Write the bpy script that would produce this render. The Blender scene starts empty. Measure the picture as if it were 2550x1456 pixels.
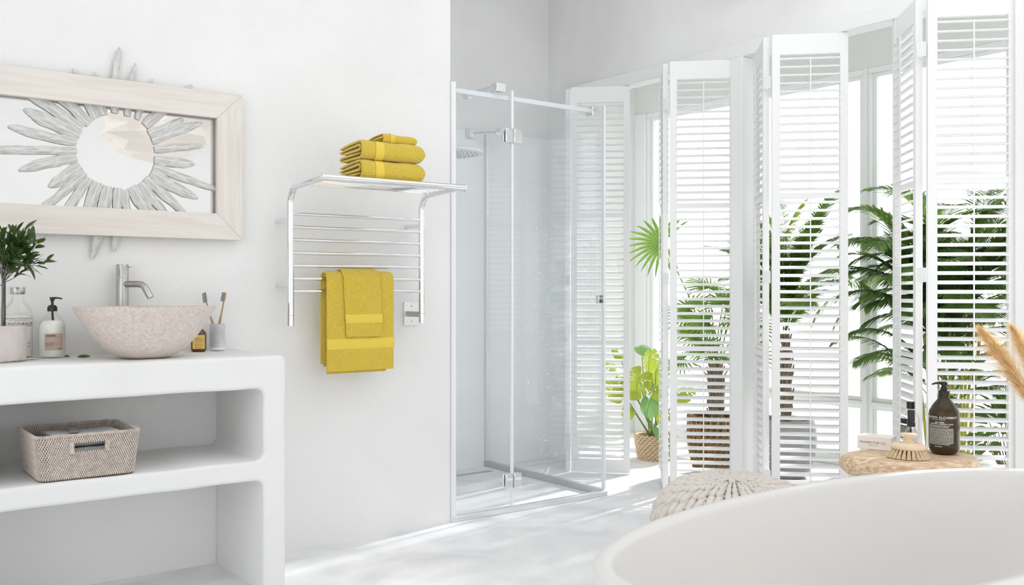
import bpy, bmesh, math, random
from mathutils import Vector, Matrix, noise
R = random.Random(7)
C = bpy.context.scene.collection
PI = math.pi
SC = bpy.context.scene

# ------------------------------------------------------------------ camera
cd = bpy.data.cameras.new('camera'); cam = bpy.data.objects.new('camera', cd); C.objects.link(cam)
cam.location = (0, 0, 1.1); cam.rotation_euler = (PI/2, 0, math.radians(-37.0))
cd.lens = 33.64; cd.sensor_width = 36; cd.shift_y = -0.0012; cd.clip_start = .05
SC.camera = cam
# ------------------------------------------------------------------ world, sun, exposure
SC.view_settings.view_transform = 'Standard'; SC.view_settings.look = 'None'
SC.view_settings.gamma = 1; SC.view_settings.use_curve_mapping = False
SC.view_settings.exposure = 0.0
W = bpy.data.worlds.new('World'); SC.world = W; W.use_nodes = True
bg = W.node_tree.nodes['Background']; bg.inputs[0].default_value = (.965, .98, 1, 1); bg.inputs[1].default_value = 1.8
sl = bpy.data.lights.new('sun', 'SUN'); sl.energy = 4.5; sl.angle = math.radians(3.0); sl.color = (1, .97, .92)
so = bpy.data.objects.new('sun', sl); C.objects.link(so)
so.rotation_euler = Vector((.85, .165, .5)).to_track_quat('Z', 'Y').to_euler()
SC.cycles.max_bounces = 14; SC.cycles.diffuse_bounces = 8; SC.cycles.glossy_bounces = 6
SC.cycles.transparent_max_bounces = 24; SC.cycles.transmission_bounces = 8
SC.cycles.use_denoising = True; SC.cycles.sample_clamp_indirect = 8
def portal(loc, rot, sx, sy):
    l = bpy.data.lights.new('window_portal', 'AREA'); l.shape = 'RECTANGLE'; l.size = sx; l.size_y = sy; l.cycles.is_portal = True
    o = bpy.data.objects.new('window_portal', l); C.objects.link(o); o.location = loc; o.rotation_euler = rot
portal((5.45, 1.8, 1.2), (0, PI/2, 0), 2.5, 7.2)
portal((2.5, 1.2, 3.52), (0, 0, 0), 2.6, 3.6)  # this and the next two serve the added, unseen openings
portal((2.47, -1.97, 1.33), (-PI/2, 0, 0), 2.95, 1.45)
portal((-1.72, .55, 2.05), (0, -PI/2, 0), 2.3, 4.7)

# ------------------------------------------------------------------ materials
def mat(name, col, rough=.5, metal=0, spec=.5, var=0, vscale=6, bump=0, bscale=80, dark=None, trans=0, sss=0, coat=0, sheen=0):
    m = bpy.data.materials.new(name); m.use_nodes = True; nt = m.node_tree; N = nt.nodes; L = nt.links
    b = N['Principled BSDF']; b.inputs['Base Color'].default_value = (*col, 1); b.inputs['Roughness'].default_value = rough
    b.inputs['Metallic'].default_value = metal; b.inputs['Specular IOR Level'].default_value = spec
    if coat: b.inputs['Coat Weight'].default_value = coat
    if sheen: b.inputs['Sheen Weight'].default_value = sheen
    tc = N.new('ShaderNodeTexCoord')
    if var:
        n = N.new('ShaderNodeTexNoise'); n.inputs['Scale'].default_value = vscale; n.inputs['Detail'].default_value = 6; n.inputs['Roughness'].default_value = .6
        L.new(tc.outputs['Object'], n.inputs['Vector'])
        r = N.new('ShaderNodeValToRGB'); r.color_ramp.elements[0].position = .32; r.color_ramp.elements[1].position = .68
        d = dark or tuple(c*(1-var) for c in col)
        r.color_ramp.elements[0].color = (*d, 1); r.color_ramp.elements[1].color = (*col, 1)
        L.new(n.outputs['Fac'], r.inputs['Fac']); L.new(r.outputs['Color'], b.inputs['Base Color'])
    if bump:
        n2 = N.new('ShaderNodeTexNoise'); n2.inputs['Scale'].default_value = bscale; n2.inputs['Detail'].default_value = 5
        L.new(tc.outputs['Object'], n2.inputs['Vector'])
        bp = N.new('ShaderNodeBump'); bp.inputs['Strength'].default_value = bump; bp.inputs['Distance'].default_value = .004
        L.new(n2.outputs['Fac'], bp.inputs['Height']); L.new(bp.outputs['Normal'], b.inputs['Normal'])
    if trans:
        t = N.new('ShaderNodeBsdfTranslucent'); mx = N.new('ShaderNodeMixShader'); mx.inputs[0].default_value = trans
        t.inputs[0].default_value = (min(1, col[0]*1.6), min(1, col[1]*1.5), col[2]*1.2, 1)
        out = N['Material Output']
        L.new(b.outputs[0], mx.inputs[1]); L.new(t.outputs[0], mx.inputs[2]); L.new(mx.outputs[0], out.inputs[0])
    return m
def plaster(name, col, dark, sc=1.3, bump=.35, lo=.35, hi=.62):
    m = bpy.data.materials.new(name); m.use_nodes = True; nt = m.node_tree; N = nt.nodes; L = nt.links
    b = N['Principled BSDF']; b.inputs['Roughness'].default_value = .85; b.inputs['Specular IOR Level'].default_value = .2
    tc = N.new('ShaderNodeTexCoord')
    n = N.new('ShaderNodeTexNoise'); n.inputs['Scale'].default_value = sc; n.inputs['Detail'].default_value = 7; n.inputs['Distortion'].default_value = .6
    L.new(tc.outputs['Object'], n.inputs['Vector'])
    r = N.new('ShaderNodeValToRGB'); r.color_ramp.elements[0].position = lo; r.color_ramp.elements[1].position = hi
    r.color_ramp.elements[0].color = (*dark, 1); r.color_ramp.elements[1].color = (*col, 1)
    L.new(n.outputs['Fac'], r.inputs['Fac']); L.new(r.outputs['Color'], b.inputs['Base Color'])
    # trowelled relief: fine grain where a large mask lets it show, plus low waves
    g = N.new('ShaderNodeTexNoise'); g.inputs['Scale'].default_value = 55; g.inputs['Detail'].default_value = 5; g.inputs['Distortion'].default_value = 1.5
    k = N.new('ShaderNodeTexNoise'); k.inputs['Scale'].default_value = 1.7; k.inputs['Detail'].default_value = 3
    wv = N.new('ShaderNodeTexNoise'); wv.inputs['Scale'].default_value = 7; wv.inputs['Detail'].default_value = 3
    for q in (g, k, wv): L.new(tc.outputs['Object'], q.inputs['Vector'])
    kr = N.new('ShaderNodeValToRGB'); kr.color_ramp.elements[0].position = .40; kr.color_ramp.elements[1].position = .62
    kr.color_ramp.elements[0].color = (.15, .15, .15, 1)
    L.new(k.outputs['Fac'], kr.inputs['Fac'])
    mu = N.new('ShaderNodeMath'); mu.operation = 'MULTIPLY'; L.new(g.outputs['Fac'], mu.inputs[0]); L.new(kr.outputs['Color'], mu.inputs[1])
    ad = N.new('ShaderNodeMath'); ad.operation = 'MULTIPLY_ADD'; ad.inputs[1].default_value = .8
    L.new(wv.outputs['Fac'], ad.inputs[0]); L.new(mu.outputs[0], ad.inputs[2])
    bp = N.new('ShaderNodeBump'); bp.inputs['Strength'].default_value = bump; bp.inputs['Distance'].default_value = .006
    L.new(ad.outputs[0], bp.inputs['Height']); L.new(bp.outputs['Normal'], b.inputs['Normal'])
    return m
def glass(name, tint=(.97, .985, .98), gloss=1.0, rough=0.0):
    m = bpy.data.materials.new(name); m.use_nodes = True; nt = m.node_tree; N = nt.nodes; L = nt.links
    N.remove(N['Principled BSDF']); out = N['Material Output']
    t = N.new('ShaderNodeBsdfTransparent'); t.inputs[0].default_value = (*tint, 1)
    g = N.new('ShaderNodeBsdfGlossy'); g.inputs['Roughness'].default_value = rough; g.inputs[0].default_value = (1, 1, 1, 1)
    fr = N.new('ShaderNodeFresnel'); fr.inputs[0].default_value = 1.45
    mm = N.new('ShaderNodeMath'); mm.operation = 'MULTIPLY'; mm.inputs[1].default_value = gloss
    mx = N.new('ShaderNodeMixShader'); L.new(fr.outputs[0], mm.inputs[0]); L.new(mm.outputs[0], mx.inputs[0])
    L.new(t.outputs[0], mx.inputs[1]); L.new(g.outputs[0], mx.inputs[2]); L.new(mx.outputs[0], out.inputs[0])
    return m
def wood(name, light, darkc, scale=(1, 1, 1), wsc=9, dist=4, rough=.6, bump=.15):
    m = bpy.data.materials.new(name); m.use_nodes = True; nt = m.node_tree; N = nt.nodes; L = nt.links
    b = N['Principled BSDF']; b.inputs['Roughness'].default_value = rough; b.inputs['Specular IOR Level'].default_value = .3
    tc = N.new('ShaderNodeTexCoord'); mp = N.new('ShaderNodeMapping'); mp.inputs['Scale'].default_value = scale
    L.new(tc.outputs['Object'], mp.inputs['Vector'])
    n = N.new('ShaderNodeTexNoise'); n.inputs['Scale'].default_value = wsc; n.inputs['Detail'].default_value = 8; n.inputs['Distortion'].default_value = dist*.25
    L.new(mp.outputs[0], n.inputs['Vector'])
    r = N.new('ShaderNodeValToRGB'); r.color_ramp.elements[0].position = .36; r.color_ramp.elements[1].position = .6
    r.color_ramp.elements[0].color = (*darkc, 1); r.color_ramp.elements[1].color = (*light, 1)
    L.new(n.outputs['Fac'], r.inputs['Fac']); L.new(r.outputs['Color'], b.inputs['Base Color'])
    bp = N.new('ShaderNodeBump'); bp.inputs['Strength'].default_value = bump; bp.inputs['Distance'].default_value = .002
    L.new(n.outputs['Fac'], bp.inputs['Height']); L.new(bp.outputs['Normal'], b.inputs['Normal'])
    return m
M = {}
M['wall'] = plaster('white_plaster', (.868, .868, .863), (.83, .83, .824), bump=.5)
M['wall2'] = plaster('mottled_grey_plaster', (.91, .91, .905), (.775, .775, .765), 1.1, .45, .35, .66)
M['vanity'] = plaster('vanity_plaster', (.835, .835, .83), (.795, .795, .79), 2.0, .3)
M['floor'] = plaster('pale_microcement', (.86, .86, .87), (.745, .745, .765), 3.2, .25)
M['white'] = mat('white_paint', (.86, .86, .86), .45)
M['frame'] = mat('window_frame_paint', (.92, .935, .95), .4)
M['shower'] = mat('shower_wall_coating', (.90, .91, .915), .35, var=.04, vscale=2)
M['ground'] = mat('pale_terrace', (.8, .8, .8), .9)
M['chrome'] = mat('chrome', (.84, .85, .86), .06, 1)
M['steel'] = mat('brushed_steel', (.50, .49, .47), .28, 1)
M['alu'] = mat('satin_aluminium', (.85, .86, .87), .3, 1)
M['whitemetal'] = mat('white_metal', (.86, .87, .88), .25, 0)
M['mirror'] = mat('mirror', (.93, .93, .93), .01, 1)
M['tub'] = mat('tub_acrylic', (.74, .725, .705), .35)
M['glass'] = glass('window_glass', (.99, .995, 1), .5)
M['sglass'] = glass('shower_glass', (.984, .993, .997), .28)
M['bglass'] = glass('bottle_glass', (.985, .99, .985), .6)
M['frame_wood'] = wood('whitewashed_wood', (.79, .745, .70), (.74, .68, .625), (1, 1, 14), 3, 3, .6, .1)
M['drift'] = wood('driftwood', (.74, .74, .715), (.50, .50, .48), (1, 9, 9), 22, 3, .85, .8)
M['slab'] = wood('live_edge_wood', (.76, .60, .43), (.50, .33, .195), (2.5, 10, 14), 9, 1.6, .5, .6)
M['pale_wood'] = wood('pale_beech', (.80, .65, .48), (.74, .56, .38), (3, 3, 12), 8, 3, .5, .05)
M['bamboo'] = wood('bamboo', (.50, .33, .18), (.40, .25, .13), (8, 8, 1), 9, 2, .5, .05)
M['basin'] = mat('terrazzo_stone', (.76, .70, .655), .55, var=.1, vscale=85, bump=.15, bscale=90, dark=(.60, .52, .46))
M['pot'] = mat('pale_concrete', (.64, .585, .56), .8, var=.12, vscale=25, bump=.3, bscale=90)
M['towel'] = mat('yellow_terry', (.82, .60, .075), .95, var=.22, vscale=170, bump=1.0, bscale=330, spec=.1, sheen=.3)
M['band'] = mat('yellow_woven_band', (.80, .60, .09), .8, bump=.3, bscale=300, spec=.2)
M['gtowel'] = mat('grey_towel', (.52, .52, .515), .95, var=.08, vscale=30, bump=.6, bscale=300)
M['gstripe'] = mat('grey_stripe', (.30, .30, .295), .95)
M['rattan'] = mat('greywash_rattan', (.72, .655, .585), .75, var=.3, vscale=70, dark=(.50, .43, .37))
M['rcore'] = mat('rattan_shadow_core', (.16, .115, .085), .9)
M['liquid'] = mat('milky_liquid', (.93, .94, .88), .3)
M['salt'] = mat('coconut_salt', (.90, .86, .80), .8, var=.1, vscale=60)
M['label_pink'] = mat('dusty_pink_label', (.55, .42, .355), .6)
M['black'] = mat('black_plastic', (.012, .012, .012), .3)
M['ink'] = mat('black_ink', (.03, .03, .03), .6)
M['wink'] = mat('white_ink', (.75, .74, .70), .6)
M['yellowlabel'] = mat('yellow_label', (.86, .62, .16), .5)
M['amber'] = mat('amber_glass', (.10, .035, .008), .1, coat=.5)
M['brown'] = mat('dark_brown_glass', (.050, .034, .018), .08, spec=.25)
M['marble'] = mat('white_marble', (.80, .80, .81), .3, var=.4, vscale=9, dark=(.45, .46, .48))
M['blue'] = mat('blue_bristle', (.12, .26, .34), .8)
M['bluegrey'] = mat('grey_bristle', (.20, .25, .29), .8)
M['bristle'] = mat('tampico_bristle', (.72, .56, .36), .8, var=.25, vscale=90)
M['card'] = mat('cream_card', (.84, .79, .74), .7)
M['knit'] = mat('oatmeal_cotton', (.78, .73, .68), .95, var=.12, vscale=60, bump=.5, bscale=200)
M['paper'] = mat('cream_paper', (.95, .90, .84), .8, trans=.25)
M['leaf_dark'] = mat('olive_leaf', (.085, .16, .04), .45, var=.55, vscale=14, trans=.15)
M['leaf_mid'] = mat('palm_leaf', (.20, .36, .08), .4, var=.45, vscale=9, trans=.3)
M['leaf_palm_dark'] = mat('dark_palm_leaf', (.17, .30, .085), .4, var=.6, vscale=9, trans=.35)
M['leaf_lime'] = mat('monstera_leaf', (.36, .46, .06), .4, var=.35, vscale=10, trans=.3)
M['leaf_grey'] = mat('blue_green_leaf', (.22, .42, .16), .4, var=.3, vscale=10, trans=.3)
M['cane'] = mat('yellow_green_cane', (.66, .66, .13), .5, var=.3, vscale=20)
M['stem'] = mat('green_stem', (.20, .32, .07), .5)
M['bark'] = mat('palm_bark', (.38, .30, .22), .9, var=.5, vscale=30)
M['twig'] = mat('grey_twig', (.22, .19, .15), .8)
M['stake'] = mat('dark_green_stake', (.02, .07, .05), .5)
M['seagrass'] = mat('cream_rope', (.72, .56, .38), .85, var=.25, vscale=40)
M['water_hyacinth'] = mat('brown_hyacinth', (.42, .25, .11), .8, var=.55, vscale=30)
M['greypot'] = mat('grey_fibre_pot', (.46, .46, .49), .8, var=.2, vscale=18, bump=.3)
M['soil'] = mat('dark_soil', (.05, .035, .025), .95)
M['pampas'] = mat('pampas_plume', (.88, .60, .37), .9, var=.35, vscale=40, trans=.35)
M['drain'] = mat('drain_metal', (.58, .59, .60), .4, 1)
M['water'] = mat('water_drop', (.95, .97, .98), .1, spec=.8)

# ------------------------------------------------------------------ mesh builder
class MB:
    def __init__(s): s.v = []; s.f = []
    def add(s, vs, fs, mx=None):
        k = len(s.v); s.v += [tuple(mx @ Vector(p)) if mx else tuple(p) for p in vs]; s.f += [tuple(i+k for i in f) for f in fs]; return s
    def box(s, x0, x1, y0, y1, z0, z1, mx=None):
        return s.add([(x0,y0,z0),(x1,y0,z0),(x1,y1,z0),(x0,y1,z0),(x0,y0,z1),(x1,y0,z1),(x1,y1,z1),(x0,y1,z1)],
                     [(0,3,2,1),(4,5,6,7),(0,1,5,4),(1,2,6,5),(2,3,7,6),(3,0,4,7)], mx)
    def tube(s, pts, rad, n=10, cap=True, mx=None, flat=1.0):
        pts = [Vector(p) for p in pts]; m = len(pts); rad = [rad]*m if not hasattr(rad, '__len__') else rad
        vs = []; prev = None
        for i, p in enumerate(pts):
            t = (pts[min(i+1, m-1)] - pts[max(i-1, 0)]).normalized()
            if prev is None:
                a = Vector((0, 0, 1)) if abs(t.z) < .9 else Vector((1, 0, 0)); u = t.cross(a).normalized()
            else: u = (prev - t*prev.dot(t)).normalized()
            prev = u; w = t.cross(u)
            for k in range(n):
                q = 2*PI*k/n; vs.append(p + (u*math.cos(q) + w*math.sin(q)*flat)*rad[i])
        fs = [(i*n+k, i*n+(k+1) % n, (i+1)*n+(k+1) % n, (i+1)*n+k) for i in range(m-1) for k in range(n)]
        if cap: fs += [tuple(range(n-1, -1, -1)), tuple(range((m-1)*n, m*n))]
        return s.add(vs, fs, mx)
    def lathe(s, prof, n=32, c=(0, 0, 0), sx=1, sy=1, mx=None):
        vs = []
        for r, z in prof:
            for k in range(n):
                q = 2*PI*k/n; vs.append((c[0]+r*sx*math.cos(q), c[1]+r*sy*math.sin(q), c[2]+z))
        m = len(prof)
        fs = [(i*n+k, i*n+(k+1) % n, (i+1)*n+(k+1) % n, (i+1)*n+k) for i in range(m-1) for k in range(n)]
        if prof[0][0] > 1e-6: fs.append(tuple(range(n-1, -1, -1)))
        if prof[-1][0] > 1e-6: fs.append(tuple(range((m-1)*n, m*n)))
        return s.add(vs, fs, mx)
    def capsule(s, a, b, r, n=6, mx=None, flat=1.0):
        a = Vector(a); b = Vector(b); d = b-a
        return s.tube([a-d.normalized()*r*.9, a-d.normalized()*r*.45, a, (a+b)/2, b, b+d.normalized()*r*.45, b+d.normalized()*r*.9],
                      [r*.3, r*.8, r, r*1.06, r, r*.8, r*.3], n, True, mx, flat)
    def mesh(s, name, sharp=35):
        me = bpy.data.meshes.new(name); me.from_pydata(s.v, [], s.f); me.update()
        if sharp:
            me.shade_smooth(); me.set_sharp_from_angle(angle=math.radians(sharp))
        return me
    def build(s, name, m, parent=None, sharp=35, bevel=0, loc=None, rot=None):
        me = s.mesh(name, sharp); o = bpy.data.objects.new(name, me); C.objects.link(o)
        if m: me.materials.append(m)
        if parent: o.parent = parent
        if loc is not None: o.location = loc
        if rot is not None: o.rotation_euler = rot
        if bevel:
            b = o.modifiers.new('bevel', 'BEVEL'); b.width = bevel; b.segments = 2; b.limit_method = 'ANGLE'
        return o
def tag(o, label, cat, group=None):
    o['label'] = label; o['category'] = cat
    if group: o['group'] = group
    return o
def thing(name, label, cat, loc=(0, 0, 0), rz=0, group=None):
    o = bpy.data.objects.new(name, None); C.objects.link(o); o.location = loc; o.rotation_euler = (0, 0, rz); o.empty_display_size = .05
    return tag(o, label, cat, group)
def struct(o): o['kind'] = 'structure'; return o
def stuff(o): o['kind'] = 'stuff'; return o
def place(me, name, parent, mx, m=None):
    o = bpy.data.objects.new(name, me); C.objects.link(o); o.parent = parent; o.matrix_local = mx
    if m and not me.materials: me.materials.append(m)
    return o
def curve_mesh(cu):
    o = bpy.data.objects.new('tmp', cu); C.objects.link(o)
    dg = bpy.context.evaluated_depsgraph_get(); me = bpy.data.meshes.new_from_object(o.evaluated_get(dg))
    bpy.data.objects.remove(o); bpy.data.curves.remove(cu); return me
def txt(s, size, x=0, z=0, align='CENTER', bold=0, space=1.0, sx=1.0):
    cu = bpy.data.curves.new('t', 'FONT'); cu.body = s; cu.size = size; cu.align_x = align; cu.resolution_u = 2
    cu.space_character = space; cu.offset = bold; cu.fill_mode = 'FRONT'
    me = curve_mesh(cu); v = [(p.co.x*sx+x, 0, p.co.y+z) for p in me.vertices]; f = [tuple(q.vertices) for q in me.polygons]
    bpy.data.meshes.remove(me); return v, f
def lettering(parent, lines, m, Rr=None, y=0, ang=0, c=(0, 0), name='lettering'):
    """lines of text on a flat face (y) or wrapped round a cylinder of radius Rr about c"""
    mb = MB()
    for l in lines:
        v, f = txt(*l[0], **l[1]) if isinstance(l, tuple) and isinstance(l[1], dict) else l
        if Rr: v = [(c[0]+Rr*math.sin(p[0]/Rr+ang), c[1]-Rr*math.cos(p[0]/Rr+ang), p[2]) for p in v]
        else: v = [(p[0], y, p[2]) for p in v]
        mb.add(v, f)
    return mb.build(name, m, parent, sharp=0)
def bars(rows):   # thin printed rules: (x0,x1,z,h), cut in short runs so they can wrap
    out = []
    for x0, x1, z, h in rows:
        n = max(1, int((x1-x0)/.004)); v = []; f = []
        for i in range(n+1):
            x = x0+(x1-x0)*i/n; v += [(x, 0, z), (x, 0, z+h)]
        for i in range(n): f.append((2*i, 2*i+2, 2*i+3, 2*i+1))
        out.append((v, f))
    return out
def fine_text(x0, x1, z, h, seed):   # a line of print too small to read: letter-wide dashes
    r = random.Random(seed); rows = []; x = x0
    while x < x1:
        w = r.uniform(1.5, 5)*h; rows.append((x, min(x1, x+w), z, h)); x += w+h*.7
    return bars(rows)

# ------------------------------------------------------------------ room shell
def sbox(name, m, *b, bevel=0):
    mb = MB()
    for q in b: mb.box(*q)
    return struct(mb.build(name, m, bevel=bevel))
WY = 3.82; GX = 5.3; CZ = 3.4
sbox('floor', M['floor'], (-1.7, GX+.1, -1.9, 5.5, -.1, 0))
sbox('wall_left', M['wall'], (-1.7, 2.51, WY, 5.03, 0, CZ))
sbox('wall_back', M['wall2'], (2.51, 4.02, 4.93, 5.03, 0, CZ))
sbox('wall_right', M['wall2'], (4.02, 4.10, 4.72, 5.5, 0, CZ))
sbox('wall_right_header', M['wall2'], (4.02, 4.10, -1.9, 4.72, 2.41, CZ))
sbox('wall_rear', M['wall'], (-1.7, GX+.1, -2.0, -1.9, 0, .6), (-1.7, 3.4, -2.0, -1.9, 1.86, CZ), (3.4, GX+.1, -2.0, -1.9, 2.9, CZ), (-1.7, 1.0, -2.0, -1.9, .6, 1.86), (4.0, GX+.1, -2.0, -1.9, .6, 2.9))  # unseen opening added behind the camera, sized to brighten walls and alcove
sbox('wall_far_left', M['wall'], (-1.8, -1.7, -2.0, 5.03, 0, .9), (-1.8, -1.7, -2.0, 5.03, 3.2, CZ), (-1.8, -1.7, -2.0, -1.8, .9, 3.2), (-1.8, -1.7, 2.9, 5.03, .9, 3.2))  # unseen opening added in this wall to let in more fill light
sbox('ceiling', M['wall'], (-1.8, 1.2, -2, 5.03, CZ, CZ+.1), (3.8, 4.1, -2, 5.5, CZ, CZ+.1), (1.2, 3.8, 3.0, 5.03, CZ, CZ+.1), (1.2, 3.8, -2, -.6, CZ, CZ+.1))  # the hole is an added, unseen skylight for soft light from above
sbox('ceiling_sunroom', M['wall'], (4.1, GX+.1, -1.9, 5.5, 2.95, 3.05))
sbox('wall_sunroom', M['wall'], (GX, GX+.1, -1.9, 5.5, 2.475, 2.95), (GX, GX+.1, -1.9, -.5, 0, 2.475))
sbox('wall_sunroom_end', M['wall'], (4.10, GX+.1, 5.41, 5.5, 0, 2.95))
sbox('trim_1', M['white'], (3.995, 4.10, -1.9, 4.72, 2.335, 2.41), bevel=.004)
sbox('trim_2', M['white'], (3.99, 4.09, 3.285, 3.365, 0, 2.335), bevel=.004)
sbox('trim_3', M['white'], (3.99, 4.09, 1.805, 1.885, 0, 2.335), bevel=.004)
sbox('trim_4', M['white'], (3.99, 4.09, 4.70, 4.73, 0, 2.335))
sbox('terrace', M['ground'], (GX+.1, 30, -20, 25, -.12, -.04))
# shower lining (smooth coating, to screen height) and drain
sbox('wall_shower_back', M['shower'], (2.51, 4.02, 4.915, 4.93, 0, 2.1))
sbox('wall_shower_left', M['shower'], (2.51, 2.519, WY+.03, 4.915, 0, 2.1))
sbox('wall_shower_right', M['shower'], (4.01, 4.02, 4.74, 4.915, 0, 2.1))
# windows of the sunroom
for i, (a, b) in enumerate(((3.408, 5.30), (1.50, 3.392), (-.408, 1.484))):
    w = MB(); x0, x1 = GX, GX+.08
    for (y0, y1, z0, z1) in ((a, b, 0, .06), (a, b, 2.44, 2.475), (a, a+.025, .06, 2.44), (b-.025, b, .06, 2.44), (a+.025, b-.025, .395, .42)):
        w.box(x0, x1, y0, y1, z0, z1)
    fo = struct(w.build('window_%d' % (i+1), M['frame'], bevel=.004))
    for z0, z1 in ((.06, .395), (.42, 2.44)):
        s_ = MB(); y0, y1 = a+.025, b-.025; t = .025
        for q in ((y0, y1, z0, z0+t), (y0, y1, z1-t, z1), (y0, y0+t, z0+t, z1-t), (y1-t, y1, z0+t, z1-t)): s_.box(x0+.02, x1-.02, *q)
        so_ = s_.build('sash', M['frame'], fo, bevel=.003)
        MB().box(x0+.036, x0+.042, y0+t, y1-t, z0+t, z1-t).build('pane', M['glass'], so_)
sbox('trim_5', M['frame'], (GX-.01, GX+.09, 3.392, 3.408, 0, 2.475), (GX-.01, GX+.09, 1.484, 1.50, 0, 2.475))
sbox('trim_6', M['frame'], (GX-.02, GX+.09, 5.30, 5.41, 0, 2.475))

# ------------------------------------------------------------------ folding louvre shutters
PW, PH, PT = .352, 2.325, .028
def panel_meshes():
    f = MB(); st = .037
    f.box(0, st, -PT/2, PT/2, 0, PH).box(PW-st, PW, -PT/2, PT/2, 0, PH)
    for z0, z1 in ((0, .078), (.772, .797), (1.538, 1.563), (PH-.095, PH)): f.box(st, PW-st, -PT/2+.002, PT/2-.002, z0, z1)
    fm = f.mesh('shutter_panel'); fm.materials.append(M['white'])
    # slat: thin lens section, 42 mm wide
    s_ = MB(); n = 8; x0, x1 = st-.002, PW-st+.002; sec = []
    for k in range(n):
        q = 2*PI*k/n; sec.append((.023*math.cos(q), .0052*math.sin(q)))
    vs = [(x, a, b) for x in (x0, x1) for a, b in sec]
    s_.add(vs, [(k, (k+1) % n, n+(k+1) % n, n+k) for k in range(n)]+[tuple(range(n-1, -1, -1)), tuple(range(n, 2*n))])
    sm = s_.mesh('slat', 50); sm.materials.append(M['white'])
    r = MB(); r.box(PW/2-.0025, PW/2+.0025, -.031, -.026, .10, .76).box(PW/2-.0025, PW/2+.0025, -.031, -.026, .81, 1.525).box(PW/2-.0025, PW/2+.0025, -.031, -.026, 1.575, PH-.115)
    rm = r.mesh('tilt_rod'); rm.materials.append(M['white'])
    return fm, sm, rm
FM, SM, RM = panel_meshes()
zs = []
for z0, z1 in ((.078, .772), (.797, 1.538), (1.563, PH-.095)):
    n = round((z1-z0)/.0385); p = (z1-z0)/n; zs += [z0+p*(k+.5) for k in range(n)]
TILT = math.radians(16)
hm = MB(); hm.tube([(0, 0, -.035), (0, 0, .035)], .005, 8).box(-.02, .02, .002, .005, -.03, .03)
HM = hm.mesh('hinge'); HM.materials.append(M['whitemetal'])
def shutter(ya, label):
    t = thing('folding_shutter', label, 'shutter', (3.78, ya, .008), 0, 'white louvred folding shutters')
    for start, p in (((0, 0), (.7071, -.7071)), ((.252, .262), (-.69, -.72))):
        rz = math.atan2(p[1], p[0])
        off = Vector((0, -.016, 0)) if start[0] == 0 else Vector((0, .016, 0))
        pan = place(FM, 'shutter_panel', t, Matrix.Translation((start[0], start[1], 0)) @ Matrix.Translation(off) @ Matrix.Rotation(rz, 4, 'Z'))
        for z in zs: place(SM, 'slat', pan, Matrix.Translation((0, 0, z)) @ Matrix.Rotation(TILT, 4, 'X'))
        place(RM, 'tilt_rod', pan, Matrix())
    for z in (.2, 1.16, 2.1): place(HM, 'hinge', t, Matrix.Translation((-.012, 0, z)) @ Matrix.Rotation(PI/2, 4, 'Z'))
shutter(4.435, 'white louvred folding shutter seen through the shower glass, nearest the corner')
shutter(3.619, 'white louvred folding shutter in front of the brown plant basket')
shutter(2.949, 'white louvred folding shutter in front of the grey planter, behind the pouf')
shutter(2.159, 'tallest looking white louvred folding shutter, behind the wooden side table')

# ------------------------------------------------------------------ shower
t = thing('shower_enclosure', 'clear glass corner shower screen with bright metal rails and hinges', 'shower screen', (2.51, WY, 0))
X1, Y1, H = .99, 1.095, 2.1
def P(name, m, *b, bevel=0, par=None):
    mb = MB()
    for q in b: mb.box(*q)
    return mb.build(name, m, par or t, bevel=bevel)
P('bottom_rail', M['alu'], (0, X1+.012, -.015, .015, 0, .026), bevel=.002)
P('bottom_rail', M['drain'], (X1-.015, X1+.015, .015, Y1, 0, .034), bevel=.002)  # greyer metal than the front rail: its shading is put into the colour
P('wall_profile', M['whitemetal'], (.002, .026, -.012, .014, .026, H), bevel=.002)
P('wall_profile', M['alu'], (X1-.012, X1+.012, Y1-.025, Y1-.002, .034, H), bevel=.002)
P('glass_panel', M['sglass'], (.026, .362, -.004, .004, .03, H))
P('door_panel', M['sglass'], (.374, X1-.008, -.004, .004, .03, H))
P('side_panel', M['sglass'], (X1-.004, X1+.004, .012, Y1-.025, .036, H))
P('door_seal', M['whitemetal'], (.361, .374, -.006, .006, .028, H))
P('corner_seal', M['whitemetal'], (X1-.008, X1+.006, -.006, .011, .036, H))
P('top_bar', M['whitemetal'], (.02, .90, .016, .034, 2.055, 2.078), bevel=.002)
P('bar_clamp', M['chrome'], (.895, .93, -.014, .04, 2.035, 2.085), bevel=.003)
P('bar_clamp', M['chrome'], (.262, .318, -.018, .036, 2.085, 2.128), bevel=.003)
mb = MB(); mb.tube([(.27, .036, 2.108), (.25, .22, 2.10)], .012, 12).tube([(.25, .2, 2.10), (.248, .24, 2.10)], .019, 12); mb.build('support_arm', M['chrome'], t)
for z in (1.875, .155):
    h = P('hinge', M['chrome'], (.32, .364, -.017, -.005, z-.036, z+.036), (.371, .418, -.017, -.005, z-.036, z+.036), (.32, .364, .005, .014, z-.036, z+.036), (.371, .418, .005, .014, z-.036, z+.036), bevel=.004)
    MB().tube([(.3675, -.012, z-.034), (.3675, -.012, z+.034)], .0045, 10).build('pin', M['steel'], h)
P('door_handle', M['chrome'], (.925, .96, -.03, -.004, 1.035, 1.08), bevel=.003)
mb = MB(); mb.tube([(.86, Y1-.005, 2.08), (X1-.002, .93, 2.08)], .009, 10).box(.835, .88, Y1-.03, Y1-.001, 2.055, 2.105).box(X1-.03, X1+.014, .905, .95, 2.055, 2.105); mb.build('corner_brace', M['chrome'], t)
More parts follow.
